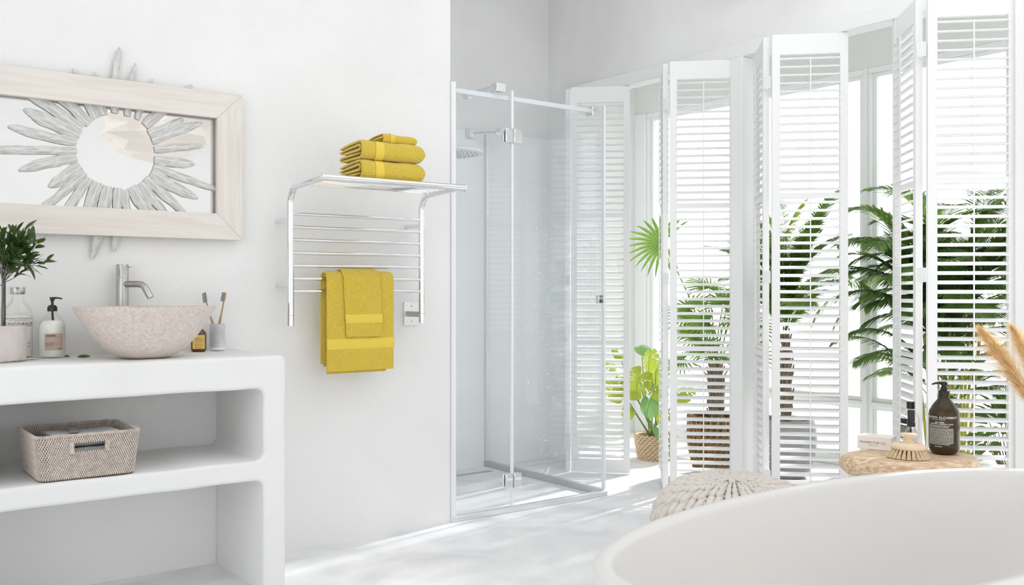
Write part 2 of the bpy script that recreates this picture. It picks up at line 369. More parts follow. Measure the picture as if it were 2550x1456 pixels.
# droplets on the side pane
mb = MB()
for k in range(620):
    cz_ = R.choice([R.uniform(.15, 1.9), R.gauss(1.35, .25), R.gauss(1.0, .3)]); yy = min(.92, max(.1, R.gauss(.48, .2)))
    if not .1 < cz_ < 1.95: continue
    r = R.choice([.002, .0026, .0034, .0046]); mx = Matrix.Translation((X1-.0045, yy, cz_)) @ Matrix.Diagonal((.5, 1, R.uniform(1, 1.7), 1))
    vs = [(0, 0, r), (-r, 0, 0), (0, r, 0), (0, -r, 0), (0, 0, -r)]
    mb.add(vs, [(0, 1, 2), (0, 3, 1), (4, 2, 1), (4, 1, 3)], mx)
stuff(mb.build('water_drops', M['water'], t, sharp=0))
# rain head
t2 = thing('rain_shower', 'round flat rain shower head on a wall arm inside the shower', 'shower head', (2.92, 4.45, 1.86))
mb = MB(); mb.lathe([(0, 0), (.17, 0), (.187, .004), (.19, .012), (.185, .02), (.16, .028), (.04, .036), (.02, .05), (0, .05)], 48); mb.build('head', M['whitemetal'], t2)
mb = MB()
for rr in (.03, .055, .08, .105, .13, .155):
    for k in range(int(rr*190)):
        q = 2*PI*k/int(rr*190); mb.lathe([(.004, 0), (.003, -.005), (0, -.006)], 6, (rr*math.cos(q), rr*math.sin(q), 0))
stuff(mb.build('nozzles', M['drain'], t2))
MB().tube([(0, 0, .04), (0, 0, .085), (-.02, 0, .105), (-.06, 0, .11), (-.40, 0, .11)], .011, 12).tube([(-.40, 0, .11), (-.39, 0, .11)], .03, 16).build('arm', M['chrome'], t2)
o = MB().box(2.56, 3.42, 4.735, 4.775, 0, .003).build('drain_channel', M['drain']); tag(o, 'narrow grey linear drain channel in the shower floor', 'drain')
# small round mixer knob on the shower wall
o = MB().lathe([(0, 0), (.024, 0), (.026, .02), (.02, .03), (0, .032)], 20, mx=Matrix.Translation((2.90, 4.915, 1.97)) @ Matrix.Rotation(PI/2, 4, 'X')).build('mixer_tap', M['chrome']); tag(o, 'small round chrome mixer tap on the shower wall above the rain head', 'tap')

# ------------------------------------------------------------------ vanity
def ring(pts, rad, seg=8):   # rounded polygon
    out = []; n = len(pts)
    for i, (x, z) in enumerate(pts):
        r = rad[i]; p = Vector((x, z)); a = (Vector(pts[i-1])-p).normalized(); b = (Vector(pts[(i+1) % n])-p).normalized()
        if r == 0: out.append((x, z)); continue
        c = p + a*r + b*r
        for k in range(seg+1):
            q = k/seg*PI/2; out.append(tuple(c - b*r*math.cos(q) - a*r*math.sin(q)))
    return out
def dense(pts, step=.04, amp=.0025):
    out = []; n = len(pts)
    for i in range(n):
        a = Vector(pts[i]); b = Vector(pts[(i+1) % n]); m = max(1, int((b-a).length/step))
        for k in range(m):
            p = a.lerp(b, k/m)
            if .01 < p.x: p = p + Vector((noise.noise((p.x*7, p.y*7, 0)), noise.noise((p.x*7, p.y*7, 9))*1.4))*amp*(1 if 0.002 < p.y else 0)
            out.append((p.x, p.y))
    return out
cu = bpy.data.curves.new('vanity', 'CURVE'); cu.dimensions = '2D'; cu.fill_mode = 'BOTH'; cu.extrude = .242-.012; cu.bevel_depth = .012; cu.bevel_resolution = 3
BV = .012
outer = [(.366+BV, 0), (.486-BV, 0), (.486-BV, .411+BV), (1.377+BV, .411+BV), (1.377+BV, 0), (1.464-BV, 0), (1.464-BV, .864-BV), (.366+BV, .864-BV)]
hole = [(.486-BV, .485-BV), (1.377+BV, .485-BV), (1.377+BV, .745+BV), (.486-BV, .745+BV)]
for pts in (dense(ring(outer, [0, 0, .04, .04, 0, 0, .012, .012])), dense(ring(hole, [.045]*4))):
    sp = cu.splines.new('POLY'); sp.points.add(len(pts)-1); sp.use_cyclic_u = True
    for i, (x, z) in enumerate(pts): sp.points[i].co = (x, z, 0, 1)
me = curve_mesh(cu); me.transform(Matrix.Translation((0, 3.575, 0)) @ Matrix.Rotation(PI/2, 4, 'X'))
me.shade_smooth(); me.set_sharp_from_angle(angle=math.radians(40)); me.materials.clear(); me.materials.append(M['vanity']); me.name = 'vanity_unit'
vo = bpy.data.objects.new('vanity_unit', me); C.objects.link(vo); tag(vo, 'white plaster washstand with rounded open shelves under the stone basin', 'vanity')
VT = .864
# basin
BX, BY = 1.005, 3.495
t = thing('vessel_basin', 'speckled beige stone vessel basin on the plaster counter', 'basin', (BX, BY, VT+.001))
prof = [(0, 0), (.06, 0), (.082, .003), (.105, .012), (.14, .036), (.172, .072), (.202, .115), (.224, .15), (.237, .176), (.238, .179), (.235, .181), (.230, .180), (.226, .172), (.212, .145), (.188, .108), (.155, .072), (.115, .045), (.06, .03), (.02, .028), (0, .028)]
MB().lathe(prof, 72).build('bowl', M['basin'], t, sharp=60)
MB().lathe([(0, .028), (.02, .029), (.021, .032), (0, .034)], 24).build('drain_cap', M['chrome'], t)
# faucet
t = thing('faucet', 'tall brushed steel faucet with curved spout behind the basin', 'faucet', (1.0, 3.772, VT+.001))
MB().lathe([(0, 0), (.026, 0), (.026, .004), (.0225, .006), (.0225, .285), (0, .285)], 32).build('body', M['steel'], t)
MB().lathe([(0, .287), (.0225, .287), (.0225, .334), (.0215, .336), (0, .336)], 32).build('handle', M['steel'], t)
q = MB().tube([(.015, -.008, .328), (.03, -.02, .328)], .004, 8).build('lever', M['chrome'], t)
MB().tube([(0, -.005, .262), (.040, -.06, .262), (.050, -.074, .260), (.056, -.082, .253), (.060, -.088, .244), (.072, -.104, .214), (.073, -.105, .211)], [.0125]*6+[.012], 14).build('spout', M['steel'], t)
# cup + toothbrushes
t = thing('tumbler', 'white marble tumbler with a glassy foot holding toothbrushes', 'tumbler', (1.358, 3.752, VT+.001))
MB().lathe([(0, .012), (.027, .012), (.028, .014), (.030, .02), (.0305, .105), (.029, .106), (.0275, .105), (.026, .02), (0, .02)], 36).build('cup', M['marble'], t)
MB().lathe([(0, 0), (.024, 0), (.029, .004), (.030, .009), (.028, .012), (0, .012)], 32).build('foot', M['whitemetal'], t)
def brush(a, b, rz, bm, label, curve):
    a = Vector(a); b = Vector(b); t = thing('toothbrush', label, 'toothbrush', a, 0)
    d = b-a; L_ = d.length; mx = d.to_track_quat('Z', 'Y').to_matrix().to_4x4()
    zs_ = [0, .1, .3, .45, .55, .65, .8, .84, .9, .96, 1.0]; rs = [.004, .005, .0055, .005, .0042, .0032, .003, .0045, .0052, .0048, .002]
    rot = Matrix.Rotation(rz, 4, 'Z')
    MB().tube([(curve*max(0, q-.5)**2*L_*2, 0, q*L_) for q in zs_], rs, 10, True, mx @ rot, .6).build('handle', M['bamboo'], t)
    mb = MB()
    for k in range(7):
        for j in (-1, 0, 1):
            q = .83+.15*k/6; x = curve*(q-.5)**2*L_*2; w = 1-.25*abs(k-3)/3
            mb.tube([(x+j*.0028*w, .002, q*L_), (x+j*.0032*w, .0125+.001*(k % 2), q*L_)], .0021, 6, True, mx @ rot)
    mb.build('bristles', bm, t)
brush((1.350, 3.755, VT+.024), (1.398, 3.772, VT+.232), -.5, M['bluegrey'], 'bamboo toothbrush with grey blue bristles, leaning right in the tumbler', 0)
brush((1.368, 3.745, VT+.024), (1.308, 3.790, VT+.226), -2.3, M['blue'], 'bamboo toothbrush with bright blue bristles, leaning left behind the basin rim', -.25)
# amber bottle
t = thing('amber_bottle', 'small amber bottle with yellow label between basin and tumbler', 'bottle', (1.268, 3.71, VT+.001), -math.atan2(1.268, 3.71)-.05)
MB().lathe([(0, 0), (.024, 0), (.029, .007), (.029, .066), (.026, .078), (.014, .088), (.012, .092), (.012, .10), (0, .10)], 36, sx=1, sy=.75).build('body', M['amber'], t)
MB().lathe([(0, .10), (.013, .10), (.013, .112), (0, .113)], 20).build('cap', M['black'], t)
MB().box(-.0215, .0235, -.0232, -.0226, .012, .066).build('label_paper', M['yellowlabel'], t, 0)
lettering(t, [txt('WILD', .012, .002, .046, bold=.0003), txt('ORANGE', .009, .002, .038), txt('BODY OIL', .0055, .002, .031)]+fine_text(-.016, .019, .027, .0013, 1)+fine_text(-.013, .016, .024, .0013, 2)+[txt('Butter', .010, .002, .0145)], M['bamboo'], y=-.0235)

# clear bottle with salts
t = thing('bath_salt_bottle', 'clear glass bottle of bath salt reading coconut, behind the potted tree', 'bottle', (.640, 3.752, VT+.001), -math.atan2(.64, 3.75))
bp_ = [(0, .002), (.040, 0), (.049, .006), (.051, .014), (.051, .140), (.049, .160), (.040, .182), (.026, .198), (.021, .206), (.0205, .222)]
MB().lathe(bp_, 40).build('glass_body', M['bglass'], t)
MB().lathe([(0, .006), (.044, .006), (.0485, .014), (.0485, .138), (.046, .150), (0, .152)], 40).build('bath_salt', M['salt'], t)
MB().lathe([(0, .224), (.0235, .224), (.0245, .226), (.0245, .247), (.0235, .249), (0, .249)], 28).build('cap', M['steel'], t)
lettering(t, [txt('PURE BODY BOTANICALS', .0075, 0, .137, space=1.15), txt('COCONUT', .020, .001, .112, space=1.05), txt('BATH SOAK', .0085, 0, .1, space=1.3)]+bars([(-.034, .034, .132, .0007)])+[txt('NET', .008, .036, .05), txt('WT', .008, .036, .038)], M['ink'], Rr=.0515, ang=.06)
# soap dispenser
t = thing('soap_dispenser', 'clear dispenser of white lotion with black pump and pink label', 'bottle', (.742, 3.70, VT+.001), -math.atan2(.742, 3.70))
MB().lathe([(0, 0), (.038, 0), (.0435, .006), (.0445, .014), (.0445, .108), (.042, .122), (.030, .142), (.017, .155), (.0145, .160), (.0145, .168)], 40).build('glass_body', M['bglass'], t)
MB().lathe([(0, .004), (.037, .004), (.0418, .012), (.0418, .108), (.039, .118), (.030, .131), (0, .133)], 40).build('lotion', M['liquid'], t)
def pump(t, z, s=1, rz=0, m=M['black']):
    mx = Matrix.Translation((0, 0, z)) @ Matrix.Rotation(rz, 4, 'Z') @ Matrix.Scale(s, 4)
    mb = MB(); mb.lathe([(0, 0), (.0165, 0), (.0165, .016), (.013, .017), (.013, .021), (.006, .022), (.0045, .024), (.0045, .036), (.0075, .038), (.008, .048), (.0105, .0485), (.0105, .050), (0, .051)], 28, mx=mx)
    mb.tube([(0, 0, .046), (.012, 0, .0475), (.024, 0, .0465), (.032, 0, .0435)], [.004, .0034, .0028, .0024], 8, True, mx)
    mb.build('pump', m, t)
pump(t, .164, 1, .1)
MB().tube([(0, 0, .165), (.002, 0, .13)], .004, 8).build('dip_tube', M['black'], t)
lb = MB(); n = 20; vs = []
for k in range(n+1):
    a = -.62+1.42*k/n
    for z in (.028, .086): vs.append((.0448*math.sin(a+.05), -.0448*math.cos(a+.05), z))
lb.add(vs, [(2*k, 2*k+2, 2*k+3, 2*k+1) for k in range(n)]); lb.build('label_paper', M['label_pink'], t, 60)
lettering(t, [txt('meraki', .0115, -.0235, .076, align='LEFT', bold=.0002)]+bars([(-.025, .032, .0735, .0004), (-.025, .032, .054, .0004), (-.025, .032, .0455, .0004)])+fine_text(-.024, .002, .0505, .0011, 4)+fine_text(-.024, .0, .0475, .0011, 5)+fine_text(-.024, .0, .0415, .0011, 6)+fine_text(.024, .030, .069, .001, 7)+[txt('lotion', .006, .017, .031, align='LEFT', bold=.0002)], M['ink'], Rr=.0451, ang=.05)

# topiary
R.seed(21)
t = thing('potted_topiary', 'small olive topiary with dark narrow leaves in a pale concrete pot', 'plant', (.575, 3.57, VT+.001))
MB().lathe([(0, 0), (.056, 0), (.060, .004), (.0615, .118), (.060, .121), (.055, .121), (.053, .105), (0, .105)], 40).build('pot', M['pot'], t)
MB().lathe([(0, .106), (.053, .107), (0, .112)], 24).build('soil', M['soil'], t)
MB().tube([(-.012, -.006, .1), (-.014, -.006, .16), (-.012, -.004, .22), (-.013, -.003, .33)], [.0042, .0036, .0034, .0022], 8).build('trunk', M['twig'], t)
MB().tube([(-.007, -.012, .09), (-.007, -.012, .33)], .0032, 8).build('stake', M['stake'], t)
ctr = Vector((.008, 0, .355)); tw = MB(); tips = []
for k in range(37):
    a = R.uniform(0, 2*PI) if k % 4 == 0 else -.64+R.gauss(0, .95); e = R.uniform(-.6, 1.35); d = Vector((math.cos(a)*math.cos(e), math.sin(a)*math.cos(e), math.sin(e)))
    end = ctr + Vector((d.x*.120, d.y*.120, d.z*.092))*R.uniform(.55, 1.0); s0 = Vector((-.013, -.003, R.uniform(.25, .33)))
    mid = s0.lerp(end, .45)+Vector((0, 0, -.008)); tw.tube([s0, mid, end], [.0016, .0012, .0007], 5); tips.append((s0, mid, end))
tw.build('twigs', M['twig'], t)
def leafmesh(L_, w, name, m, bend=.15, fold=.2, n=5):
    vs = []; 
    for i in range(n+1):
        q = i/n; ww = w*math.sin(PI*min(1, q*.95+.05))**.8*(1 if i < n else 0); z = -bend*L_*q*q
        vs += [(-ww, q*L_, z+ww*fold), (0, q*L_, z), (ww, q*L_, z+ww*fold)]
    fs = []
    for i in range(n): a = 3*i; fs += [(a, a+1, a+4, a+3), (a+1, a+2, a+5, a+4)]
    mb = MB().add(vs, fs); me = mb.mesh(name, 80); me.materials.append(m); return me
LMS = [leafmesh(.050, .0080, 'leaf', M['leaf_dark'], .1), leafmesh(.042, .0072, 'leaf', M['leaf_dark'], .25), leafmesh(.056, .0084, 'leaf', M['leaf_dark'], .35)]
def orient(p, d, roll):
    return Matrix.Translation(p) @ d.to_track_quat('Y', 'Z').to_matrix().to_4x4() @ Matrix.Rotation(roll, 4, 'Y')
cnt = 0
for (s0, mid, end) in tips:
    for j in range(8):
        q = .42+.58*j/7; p = mid.lerp(end, (q-.4)/.6); dr = (end-mid).normalized()
        d = (dr*R.uniform(.4, 1.0)+Vector((R.gauss(0, .5), R.gauss(0, .5), R.gauss(.15, .45)))).normalized()
        place(R.choice(LMS), 'leaf', t, orient(p, d, R.uniform(-1, 1))); cnt += 1
# fallen leaves
def fallen(x, y, rz, me, label, sc=.9, tilt=.9):
    o = bpy.data.objects.new('fallen_leaf', me); C.objects.link(o); o.location = (x, y, VT+.009); o.rotation_euler = (.12, tilt, rz); o.scale = (sc,)*3
    tag(o, label, 'leaf', 'leaves dropped on the counter'); return o
fallen(.760, 3.60, -.9, LMS[1], 'curled green leaf lying against the foot of the soap dispenser', .75)
fallen(.79, 3.545, -1.5, LMS[0], 'single green leaf lying on the counter right of the soap dispenser')
t = thing('fallen_sprig', 'thin olive sprig with small leaves lying in front of the concrete pot', 'sprig', (.52, 3.46, VT+.004))
MB().tube([(0, 0, 0), (.05, .02, .002), (.10, .05, .003), (.15, .095, .002)], [.0018, .0016, .0013, .0008], 6).build('stem', M['twig'], t)
for q, a in ((.03, -1.2), (.055, -1.9), (.08, -.9), (.10, -1.5), (.12, -.6), (.145, -1.2)):
    place(LMS[1], 'leaf', t, Matrix.Translation((q, q*.55, .003)) @ Matrix.Rotation(a, 4, 'Z') @ Matrix.Rotation(.15, 4, 'X') @ Matrix.Scale(.62, 4))

# ------------------------------------------------------------------ rattan basket + towels
def folded(mb, L_, D, Hh, th, m=None, ends=True):
    """a folded cloth: fold towards -Y, layers open at +Y; extruded along X"""
    def arc(cy, cz, r, a0, a1, n=7): return [(cy+r*math.cos(a0+(a1-a0)*k/n), cz+r*math.sin(a0+(a1-a0)*k/n)) for k in range(n+1)]
    h = th/2; R1 = Hh/2-h; A = [(D, Hh-h-.004)]+[(D-.03, Hh-h-.002), (D*.5, Hh-h)]
    A += arc(R1*.75+h, Hh-h-R1*.75, R1*.75, PI/2, PI, 6)+arc(R1*.75+h, h+R1*.75, R1*.75, PI, 1.5*PI, 6)
    zb = h; r2 = th*.62+.002
    A += [(D*.5, zb)]+arc(D-r2-h, zb+r2, r2, -PI/2, PI/2, 6)+[(D*.5, zb+2*r2), (th*1.6, zb+2*r2)]
    zt = Hh-th*1.5-.003; zm = zb+2*r2+th+.003; rr = max(.001, (zt-zm)/2)
    B = [(D+.004, zt-.006), (D*.7, zt-.002)]+arc(th*2.1+rr, (zt+zm)/2, rr, PI/2, 1.5*PI, 6)+[(D*.7, zm), (D-.012, zm+.003)]
    for path in (A, B):
        n = len(path); nx = 28; vs = []
        for i in range(nx+1):
            x = L_*(1-(1-i/nx)**1.9); e = L_-x; rq = min(.035, Hh*.5)
            k = 1 if e > rq else math.sqrt(max(.02, 1-((rq-e)/rq)**2)); tk = 1 if x > .001 else .8
            wv = .0015*math.sin(x*31+1)+.001*math.sin(x*67)
            for sgn in (1, -1):
                for j, (y, z) in enumerate(path):
                    a = Vector(path[max(0, j-1)]); b = Vector(path[min(n-1, j+1)]); tt = (b-a).normalized(); nn = Vector((-tt.y, tt.x))
                    taper = .35 if j in (0, n-1) else 1
                    yy, zz = y+nn.x*h*sgn*taper*tk, z+nn.y*h*sgn*taper*tk
                    zz = Hh*.5+(zz-Hh*.5)*k + (wv if zz > Hh*.5 else 0); yy = D*.5+(yy-D*.5)*(.86+.14*k)
                    zz -= .016*(Hh/.08)*max(0, yy/D)**1.6*(zz/Hh)**.7 if zz > 0 else 0
                    vs.append((x, yy, zz))
        s = 2*n; fs = []
        for i in range(nx):
            for j in range(n-1):
                a = i*s+j; fs.append((a, a+1, a+s+1, a+s)); b = i*s+n+j; fs.append((b, b+s, b+s+1, b+1))
            fs.append((i*s, i*s+s, i*s+s+n, i*s+n)); fs.append((i*s+n-1, i*s+2*n-1, (i+1)*s+2*n-1, (i+1)*s+n-1))
        for i, fl in ((0, 0), (nx, 1)):
            for j in range(n-1):
                q = (i*s+j, i*s+n+j, i*s+n+j+1, i*s+j+1); fs.append(q if not fl else q[::-1])
        mb.add(vs, fs)
    return mb
t = thing('rattan_basket', 'grey washed rattan basket with handle slot on the vanity shelf', 'basket', (.782, 3.492, .487))
BW, BD, BH = .298, .30, .148
def rr_path(w, d, r, n):   # points along a rounded rectangle, evenly spaced
    pts = []; seg = [((w/2-r, -d/2), (1, 0), 0)]
    tot = 2*(w-2*r)+2*(d-2*r)+2*PI*r; out = []
    for k in range(n):
        s = tot*k/n; L1 = w-2*r; L2 = d-2*r; Aq = PI*r/2
        for idx, (l, cx, cy, a0) in enumerate(((L1, 0, 0, 0), (Aq, w/2-r, -d/2+r, -PI/2), (L2, 0, 0, 0), (Aq, w/2-r, d/2-r, 0), (L1, 0, 0, 0), (Aq, -w/2+r, d/2-r, PI/2), (L2, 0, 0, 0), (Aq, -w/2+r, -d/2+r, PI))):
            if s < l: break
            s -= l
        if idx == 0: p = (-L1/2+s, -d/2); nn = (0, -1)
        elif idx == 2: p = (w/2, -L2/2+s); nn = (1, 0)
        elif idx == 4: p = (L1/2-s, d/2); nn = (0, 1)
        elif idx == 6: p = (-w/2, L2/2-s); nn = (-1, 0)
        else: a = a0+s/r; p = (cx+r*math.cos(a), cy+r*math.sin(a)); nn = (math.cos(a), math.sin(a))
        out.append((p, nn))
    return out
NC = 168; NR = 19; weave = MB(); core = MB(); rows = []
def slot(x, y, z): return y < -.12 and abs(x) < .052 and .088 < z < .120
for r_ in range(NR):
    z = .004+r_*(BH-.012)/NR; g = z/BH; path = rr_path(BW+.032*g-.010, BD+.02*g-.010, .028, NC*2)
    for c in range(NC):
        (x, y), (nx_, ny_) = path[(2*c+(r_ % 2)) % (2*NC)]
        if slot(x, y, z+.004): continue
        mx = Matrix.Translation((x, y, z+.0045)) @ Matrix.Rotation(math.atan2(ny_, nx_)-PI/2+PI/2, 4, 'Z') @ Matrix.Rotation(.12, 4, 'X')
        a, b, hh = .0050, .0025, .0046
        hx = [(-.45*b, -hh), (.45*b, -hh), (b, -hh*.2), (b*.9, hh*.45), (.45*b, hh), (-.45*b, hh), (-b*.9, hh*.45), (-b, -hh*.2)]
        vs = [(sg*a, p, q) for sg in (-1, 1) for p, q in hx]+[(-a-.0016, 0, 0), (a+.0016, 0, 0)]
        weave.add(vs, [(i, (i+1) % 8, 8+(i+1) % 8, 8+i) for i in range(8)]+[(16, (i+1) % 8, i) for i in range(8)]+[(17, 8+i, 8+(i+1) % 8) for i in range(8)], mx)
stuff(weave.build('weave', M['rattan'], t, sharp=0))
for sgn in (1,):
    vs = []; n = 168; zl = [.002, .045, .0875, .1205, BH-.008]
    for off in (-.0028, .0028):
        for z in zl:
            g = z/BH; path = rr_path(BW+.032*g-.010+off*2, BD+.02*g-.010+off*2, .028, n)
            vs += [(p[0], p[1], z) for p, nn in path]
    fs = []; nz = len(zl)
    for o_ in (0, 1):
        for i in range(nz-1):
            for k in range(n):
                a = (o_*nz+i)*n; q = (a+k, a+(k+1) % n, a+n+(k+1) % n, a+n+k)
                px = vs[a+k][0]; py = vs[a+k][1]
                if i == 2 and py < -.12 and abs(px+.0009) < .052: continue
                fs.append(q if o_ else q[::-1])
    core.add(vs, fs)
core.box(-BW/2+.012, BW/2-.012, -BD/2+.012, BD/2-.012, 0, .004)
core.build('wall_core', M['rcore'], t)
rim = MB(); path = rr_path(BW+.024, BD+.012, .03, 300)
for k, (p, nn) in enumerate(path):
    mx = Matrix.Translation((p[0], p[1], BH-.003)) @ Matrix.Rotation(math.atan2(nn[1], nn[0])-PI/2, 4, 'Z')
    rim.lathe([(.0052, -.0017), (.0062, 0), (.0052, .0017)], 7, mx=mx @ Matrix.Rotation(PI/2, 4, 'Y'))
stuff(rim.build('rim', M['rattan'], t, sharp=0))
for sx_ in (-.055, .055):
    hm_ = MB(); hm_.tube([(sx_, -BD/2-.005, .086), (sx_, -BD/2-.006, .122)], .0075, 10)
    for k in range(9): hm_.lathe([(.0075, -.0018), (.0092, 0), (.0075, .0018)], 10, (sx_, -BD/2-.0055, .088+k*.004))
    hm_.build('handle_wrap', M['rattan'], t)
for k, (dz, lab) in enumerate(((0, 'grey folded towel at the bottom of the rattan basket, seen through the slot'), (.046, 'grey folded towel in the middle of the rattan basket pile'), (.092, 'grey folded towel with darker stripe on top in the rattan basket'))):
    t = thing('folded_towel', lab, 'towel', (.665+.004*k, 3.372, .493+dz+.0015*k), 0, 'grey towels in the basket')
    folded(MB(), .225, .215, .045, .009).build('cloth', M['gtowel'], t, sharp=50)
    if k == 2:
        vs = []; 
        for i in range(15):
            y = .006+.19*i/14; 
            for x in (.055, .085): vs.append((x+.03*math.sin(i*.1), y, .0468+.0005))
        MB().add(vs, [(2*i, 2*i+1, 2*i+3, 2*i+2) for i in range(14)]).build('stripe', M['gstripe'], t, sharp=0)

# ------------------------------------------------------------------ wood framed mirror + driftwood rays
fx0, fx1, fz0, fz1 = .30, 1.469, 1.308, 1.898; fw = .104
t = thing('wall_mirror', 'long rectangular wall mirror in a pale whitewashed wood frame', 'mirror', (0, 0, 0))
def bar(pts, y0, y1, name, m, par):
    n = len(pts); MB().add([(x, y0, z) for x, z in pts]+[(x, y1, z) for x, z in pts], [tuple(range(n)), tuple(range(2*n-1, n-1, -1))]+[(i, n+i, n+(i+1) % n, (i+1) % n) for i in range(n)]).build(name, m, par, bevel=.0015)
g = .0006; ya, yb = 3.772, 3.796
bar([(fx0, fz1), (fx0+fw, fz1-fw), (fx1-fw, fz1-fw), (fx1, fz1)], ya, yb, 'frame_rail', M['frame_wood'], t)
bar([(fx0, fz0), (fx1, fz0), (fx1-fw, fz0+fw), (fx0+fw, fz0+fw)], ya, yb, 'frame_rail', M['frame_wood'], t)
M['frame_wood_v'] = wood('whitewashed_wood_upright', (.79, .745, .70), (.74, .68, .625), (14, 1, 1), 3, 3, .6, .1)
bar([(fx1, fz1-g), (fx1-fw, fz1-fw-g), (fx1-fw, fz0+fw+g), (fx1, fz0+g)], ya, yb, 'frame_rail', M['frame_wood_v'], t)
bar([(fx0, fz1-g), (fx0, fz0+g), (fx0+fw, fz0+fw+g), (fx0+fw, fz1-fw-g)], ya, yb, 'frame_rail', M['frame_wood_v'], t)
MB().box(fx0+.08, fx1-.08, 3.812, 3.819, fz0+.08, fz1-.08).build('mirror_glass', M['mirror'], t)
t = thing('driftwood_sunburst', 'round sunburst wall decoration of grey driftwood pieces around a clear centre', 'wall decoration', (.986, 3.806, 1.622))
rays = [(91,88,.154,.405,.030,1),(74,79,.153,.359,.026,.4),(61,66,.159,.33,.024,0),(48,46,.159,.414,.04,0),(35,32,.15,.299,.045,-.6),(24,25,.147,.362,.036,.4),(11,10,.146,.339,.032,.3),(-4,-3,.143,.301,.040,-.3),(-16,-16,.144,.425,.030,0),(-26,-26,.144,.347,.046,-.3),(-38,-40,.138,.365,.036,.2),(-50,-50,.138,.321,.038,0),(-66,-61,.134,.287,.052,.3),(-77,-80,.138,.31,.030,0),(-87,-91,.129,.373,.036,.2),(-104,-102,.128,.41,.044,.2),(-121,-114,.131,.287,.045,.4),(-133,-126,.137,.324,.036,-.3),(-145,-139,.136,.369,.036,.4),(-157,-149,.139,.273,.048,.4),(-169,-165,.142,.343,.040,-.4),(180,-177,.139,.46,.034,.1),(167,170,.143,.373,.036,.3),(155,157,.14,.343,.048,.2),(145,147,.145,.40,.042,.2),(132,136,.139,.36,.044,0),(119,117,.144,.338,.040,0),(107,105,.148,.309,.034,.3)]
for k, (ai, ao, r0, r1, w, cv) in enumerate(rays):
    a0 = math.radians(ai); a1 = math.radians(ao)
    if ai == 180: a1 = math.radians(183)
    p0 = Vector((r0*math.cos(a0), 0, r0*math.sin(a0))); p1 = Vector((r1*math.cos(a1), 0, r1*math.sin(a1)))
    d = p1-p0; nrm = Vector((-d.z, 0, d.x)).normalized(); vs = []; n = 14; rr = random.Random(k*3+1); m8 = 8
    wp = rr.uniform(.15, .5); tipw = rr.uniform(.25, .6)
    # local frame: x along the piece so the grain follows it
    X_ = d.normalized(); mx = Matrix(((X_.x, 0, nrm.x, p0.x), (0, 1, 0, -.001), (X_.z, 0, nrm.z, p0.z), (0, 0, 0, 1)))
    for i in range(n+1):
        q = i/n; prof = 1-.18*abs(q-wp)/1; ww = w/2*prof*(1 if q < .7 else 1-(1-tipw)*((q-.7)/.3)**1.5)
        ww *= 1+.22*noise.noise((q*3.5, k*1.7, 0)); 
        if i == n: ww *= .55
        if i == 0: ww *= .82
        off = cv*.012*math.sin(PI*q)+.004*noise.noise((q*4, k*2.1, 5)); th = .0075*(1-.25*q)*(.6 if i in (0, n) else 1)
        for j in range(m8):
            a = 2*PI*j/m8; vs.append((q*d.length+(.004*noise.noise((j, k, 3)) if i in (0, n) else 0), math.sin(a)*th, off+math.cos(a)*ww))
    fs = [(i*m8+j, i*m8+(j+1) % m8, (i+1)*m8+(j+1) % m8, (i+1)*m8+j) for i in range(n) for j in range(m8)]+[tuple(range(m8-1, -1, -1)), tuple(range(n*m8, (n+1)*m8))]
    o = MB().add(vs, fs).build('driftwood_piece', M['drift'], t, sharp=50); o.matrix_local = mx @ Matrix.Rotation(0, 4, 'X')

# pendant lamp, seen in the mirror
t = thing('paper_pendant', 'crumpled cream paper pendant lamp hanging above, seen reflected in the wall mirror', 'pendant lamp', (1.86, 1.50, 2.10))
bm = bmesh.new(); bmesh.ops.create_icosphere(bm, subdivisions=3, radius=1)
for v in bm.verts:
    k = 1+.34*noise.noise(v.co*2.1)+.16*noise.noise(v.co*5); v.co = Vector((v.co.x*.34*k, v.co.y*.34*k, v.co.z*.17*k))
me = bpy.data.meshes.new('paper_shade'); bm.to_mesh(me); bm.free(); me.materials.append(M['paper'])
o = bpy.data.objects.new('paper_shade', me); C.objects.link(o); o.parent = t
MB().tube([(0, 0, .1), (0, 0, 1.28)], .003, 6).build('cord', M['white'], t)
MB().lathe([(0, 1.27), (.05, 1.27), (.045, 1.3), (0, 1.3)], 20).build('ceiling_cap', M['white'], t)

# ------------------------------------------------------------------ towel warmer
t = thing('towel_warmer', 'polished chrome wall towel warmer with seven rods and a top rack', 'towel rail', (0, 0, 0))
YP = 3.690; XA, XB = 1.640, 2.271
for x in (XA, XB):
    pts = [(x, YP, .958), (x, YP, 1.15), (x, YP, 1.46)]
    for k in range(1, 9):
        a = k/8*math.radians(80); pts.append((x, YP-.07*(1-math.cos(a)), 1.46+.07*math.sin(a)))
    e = Vector(pts[-1]); pts += [tuple(e+Vector((0, -.12, .006))), (x, 3.382, 1.540)]
    MB().tube(pts, .0145, 18).build('post', M['chrome'], t, sharp=60)
    MB().lathe([(.0148, 0), (.0152, .001), (.0148, .002)], 18, (x, YP, 1.0)).build('collar', M['steel'], t)
for z in (1.42, 1.366, 1.313, 1.259, 1.206, 1.152, 1.10):
    MB().tube([(XA+.012, YP, z), (XB-.012, YP, z)], .0078, 14).build('rod', M['chrome'], t)
MB().tube([(XA-.006, 3.382, 1.540), (XB+.022, 3.382, 1.540)], .014, 18).build('front_tube', M['chrome'], t)
for x in (XA-.008, XB+.024): MB().tube([(x-.003, 3.382, 1.54), (x+.003, 3.382, 1.54)], .0175, 20).build('end_cap', M['chrome'], t, bevel=.002)
for k in range(6):
    MB().tube([(XA+.01, 3.43+k*.042, 1.539), (XB-.01, 3.43+k*.042, 1.539)], .0055, 10).build('shelf_rod', M['chrome'], t)
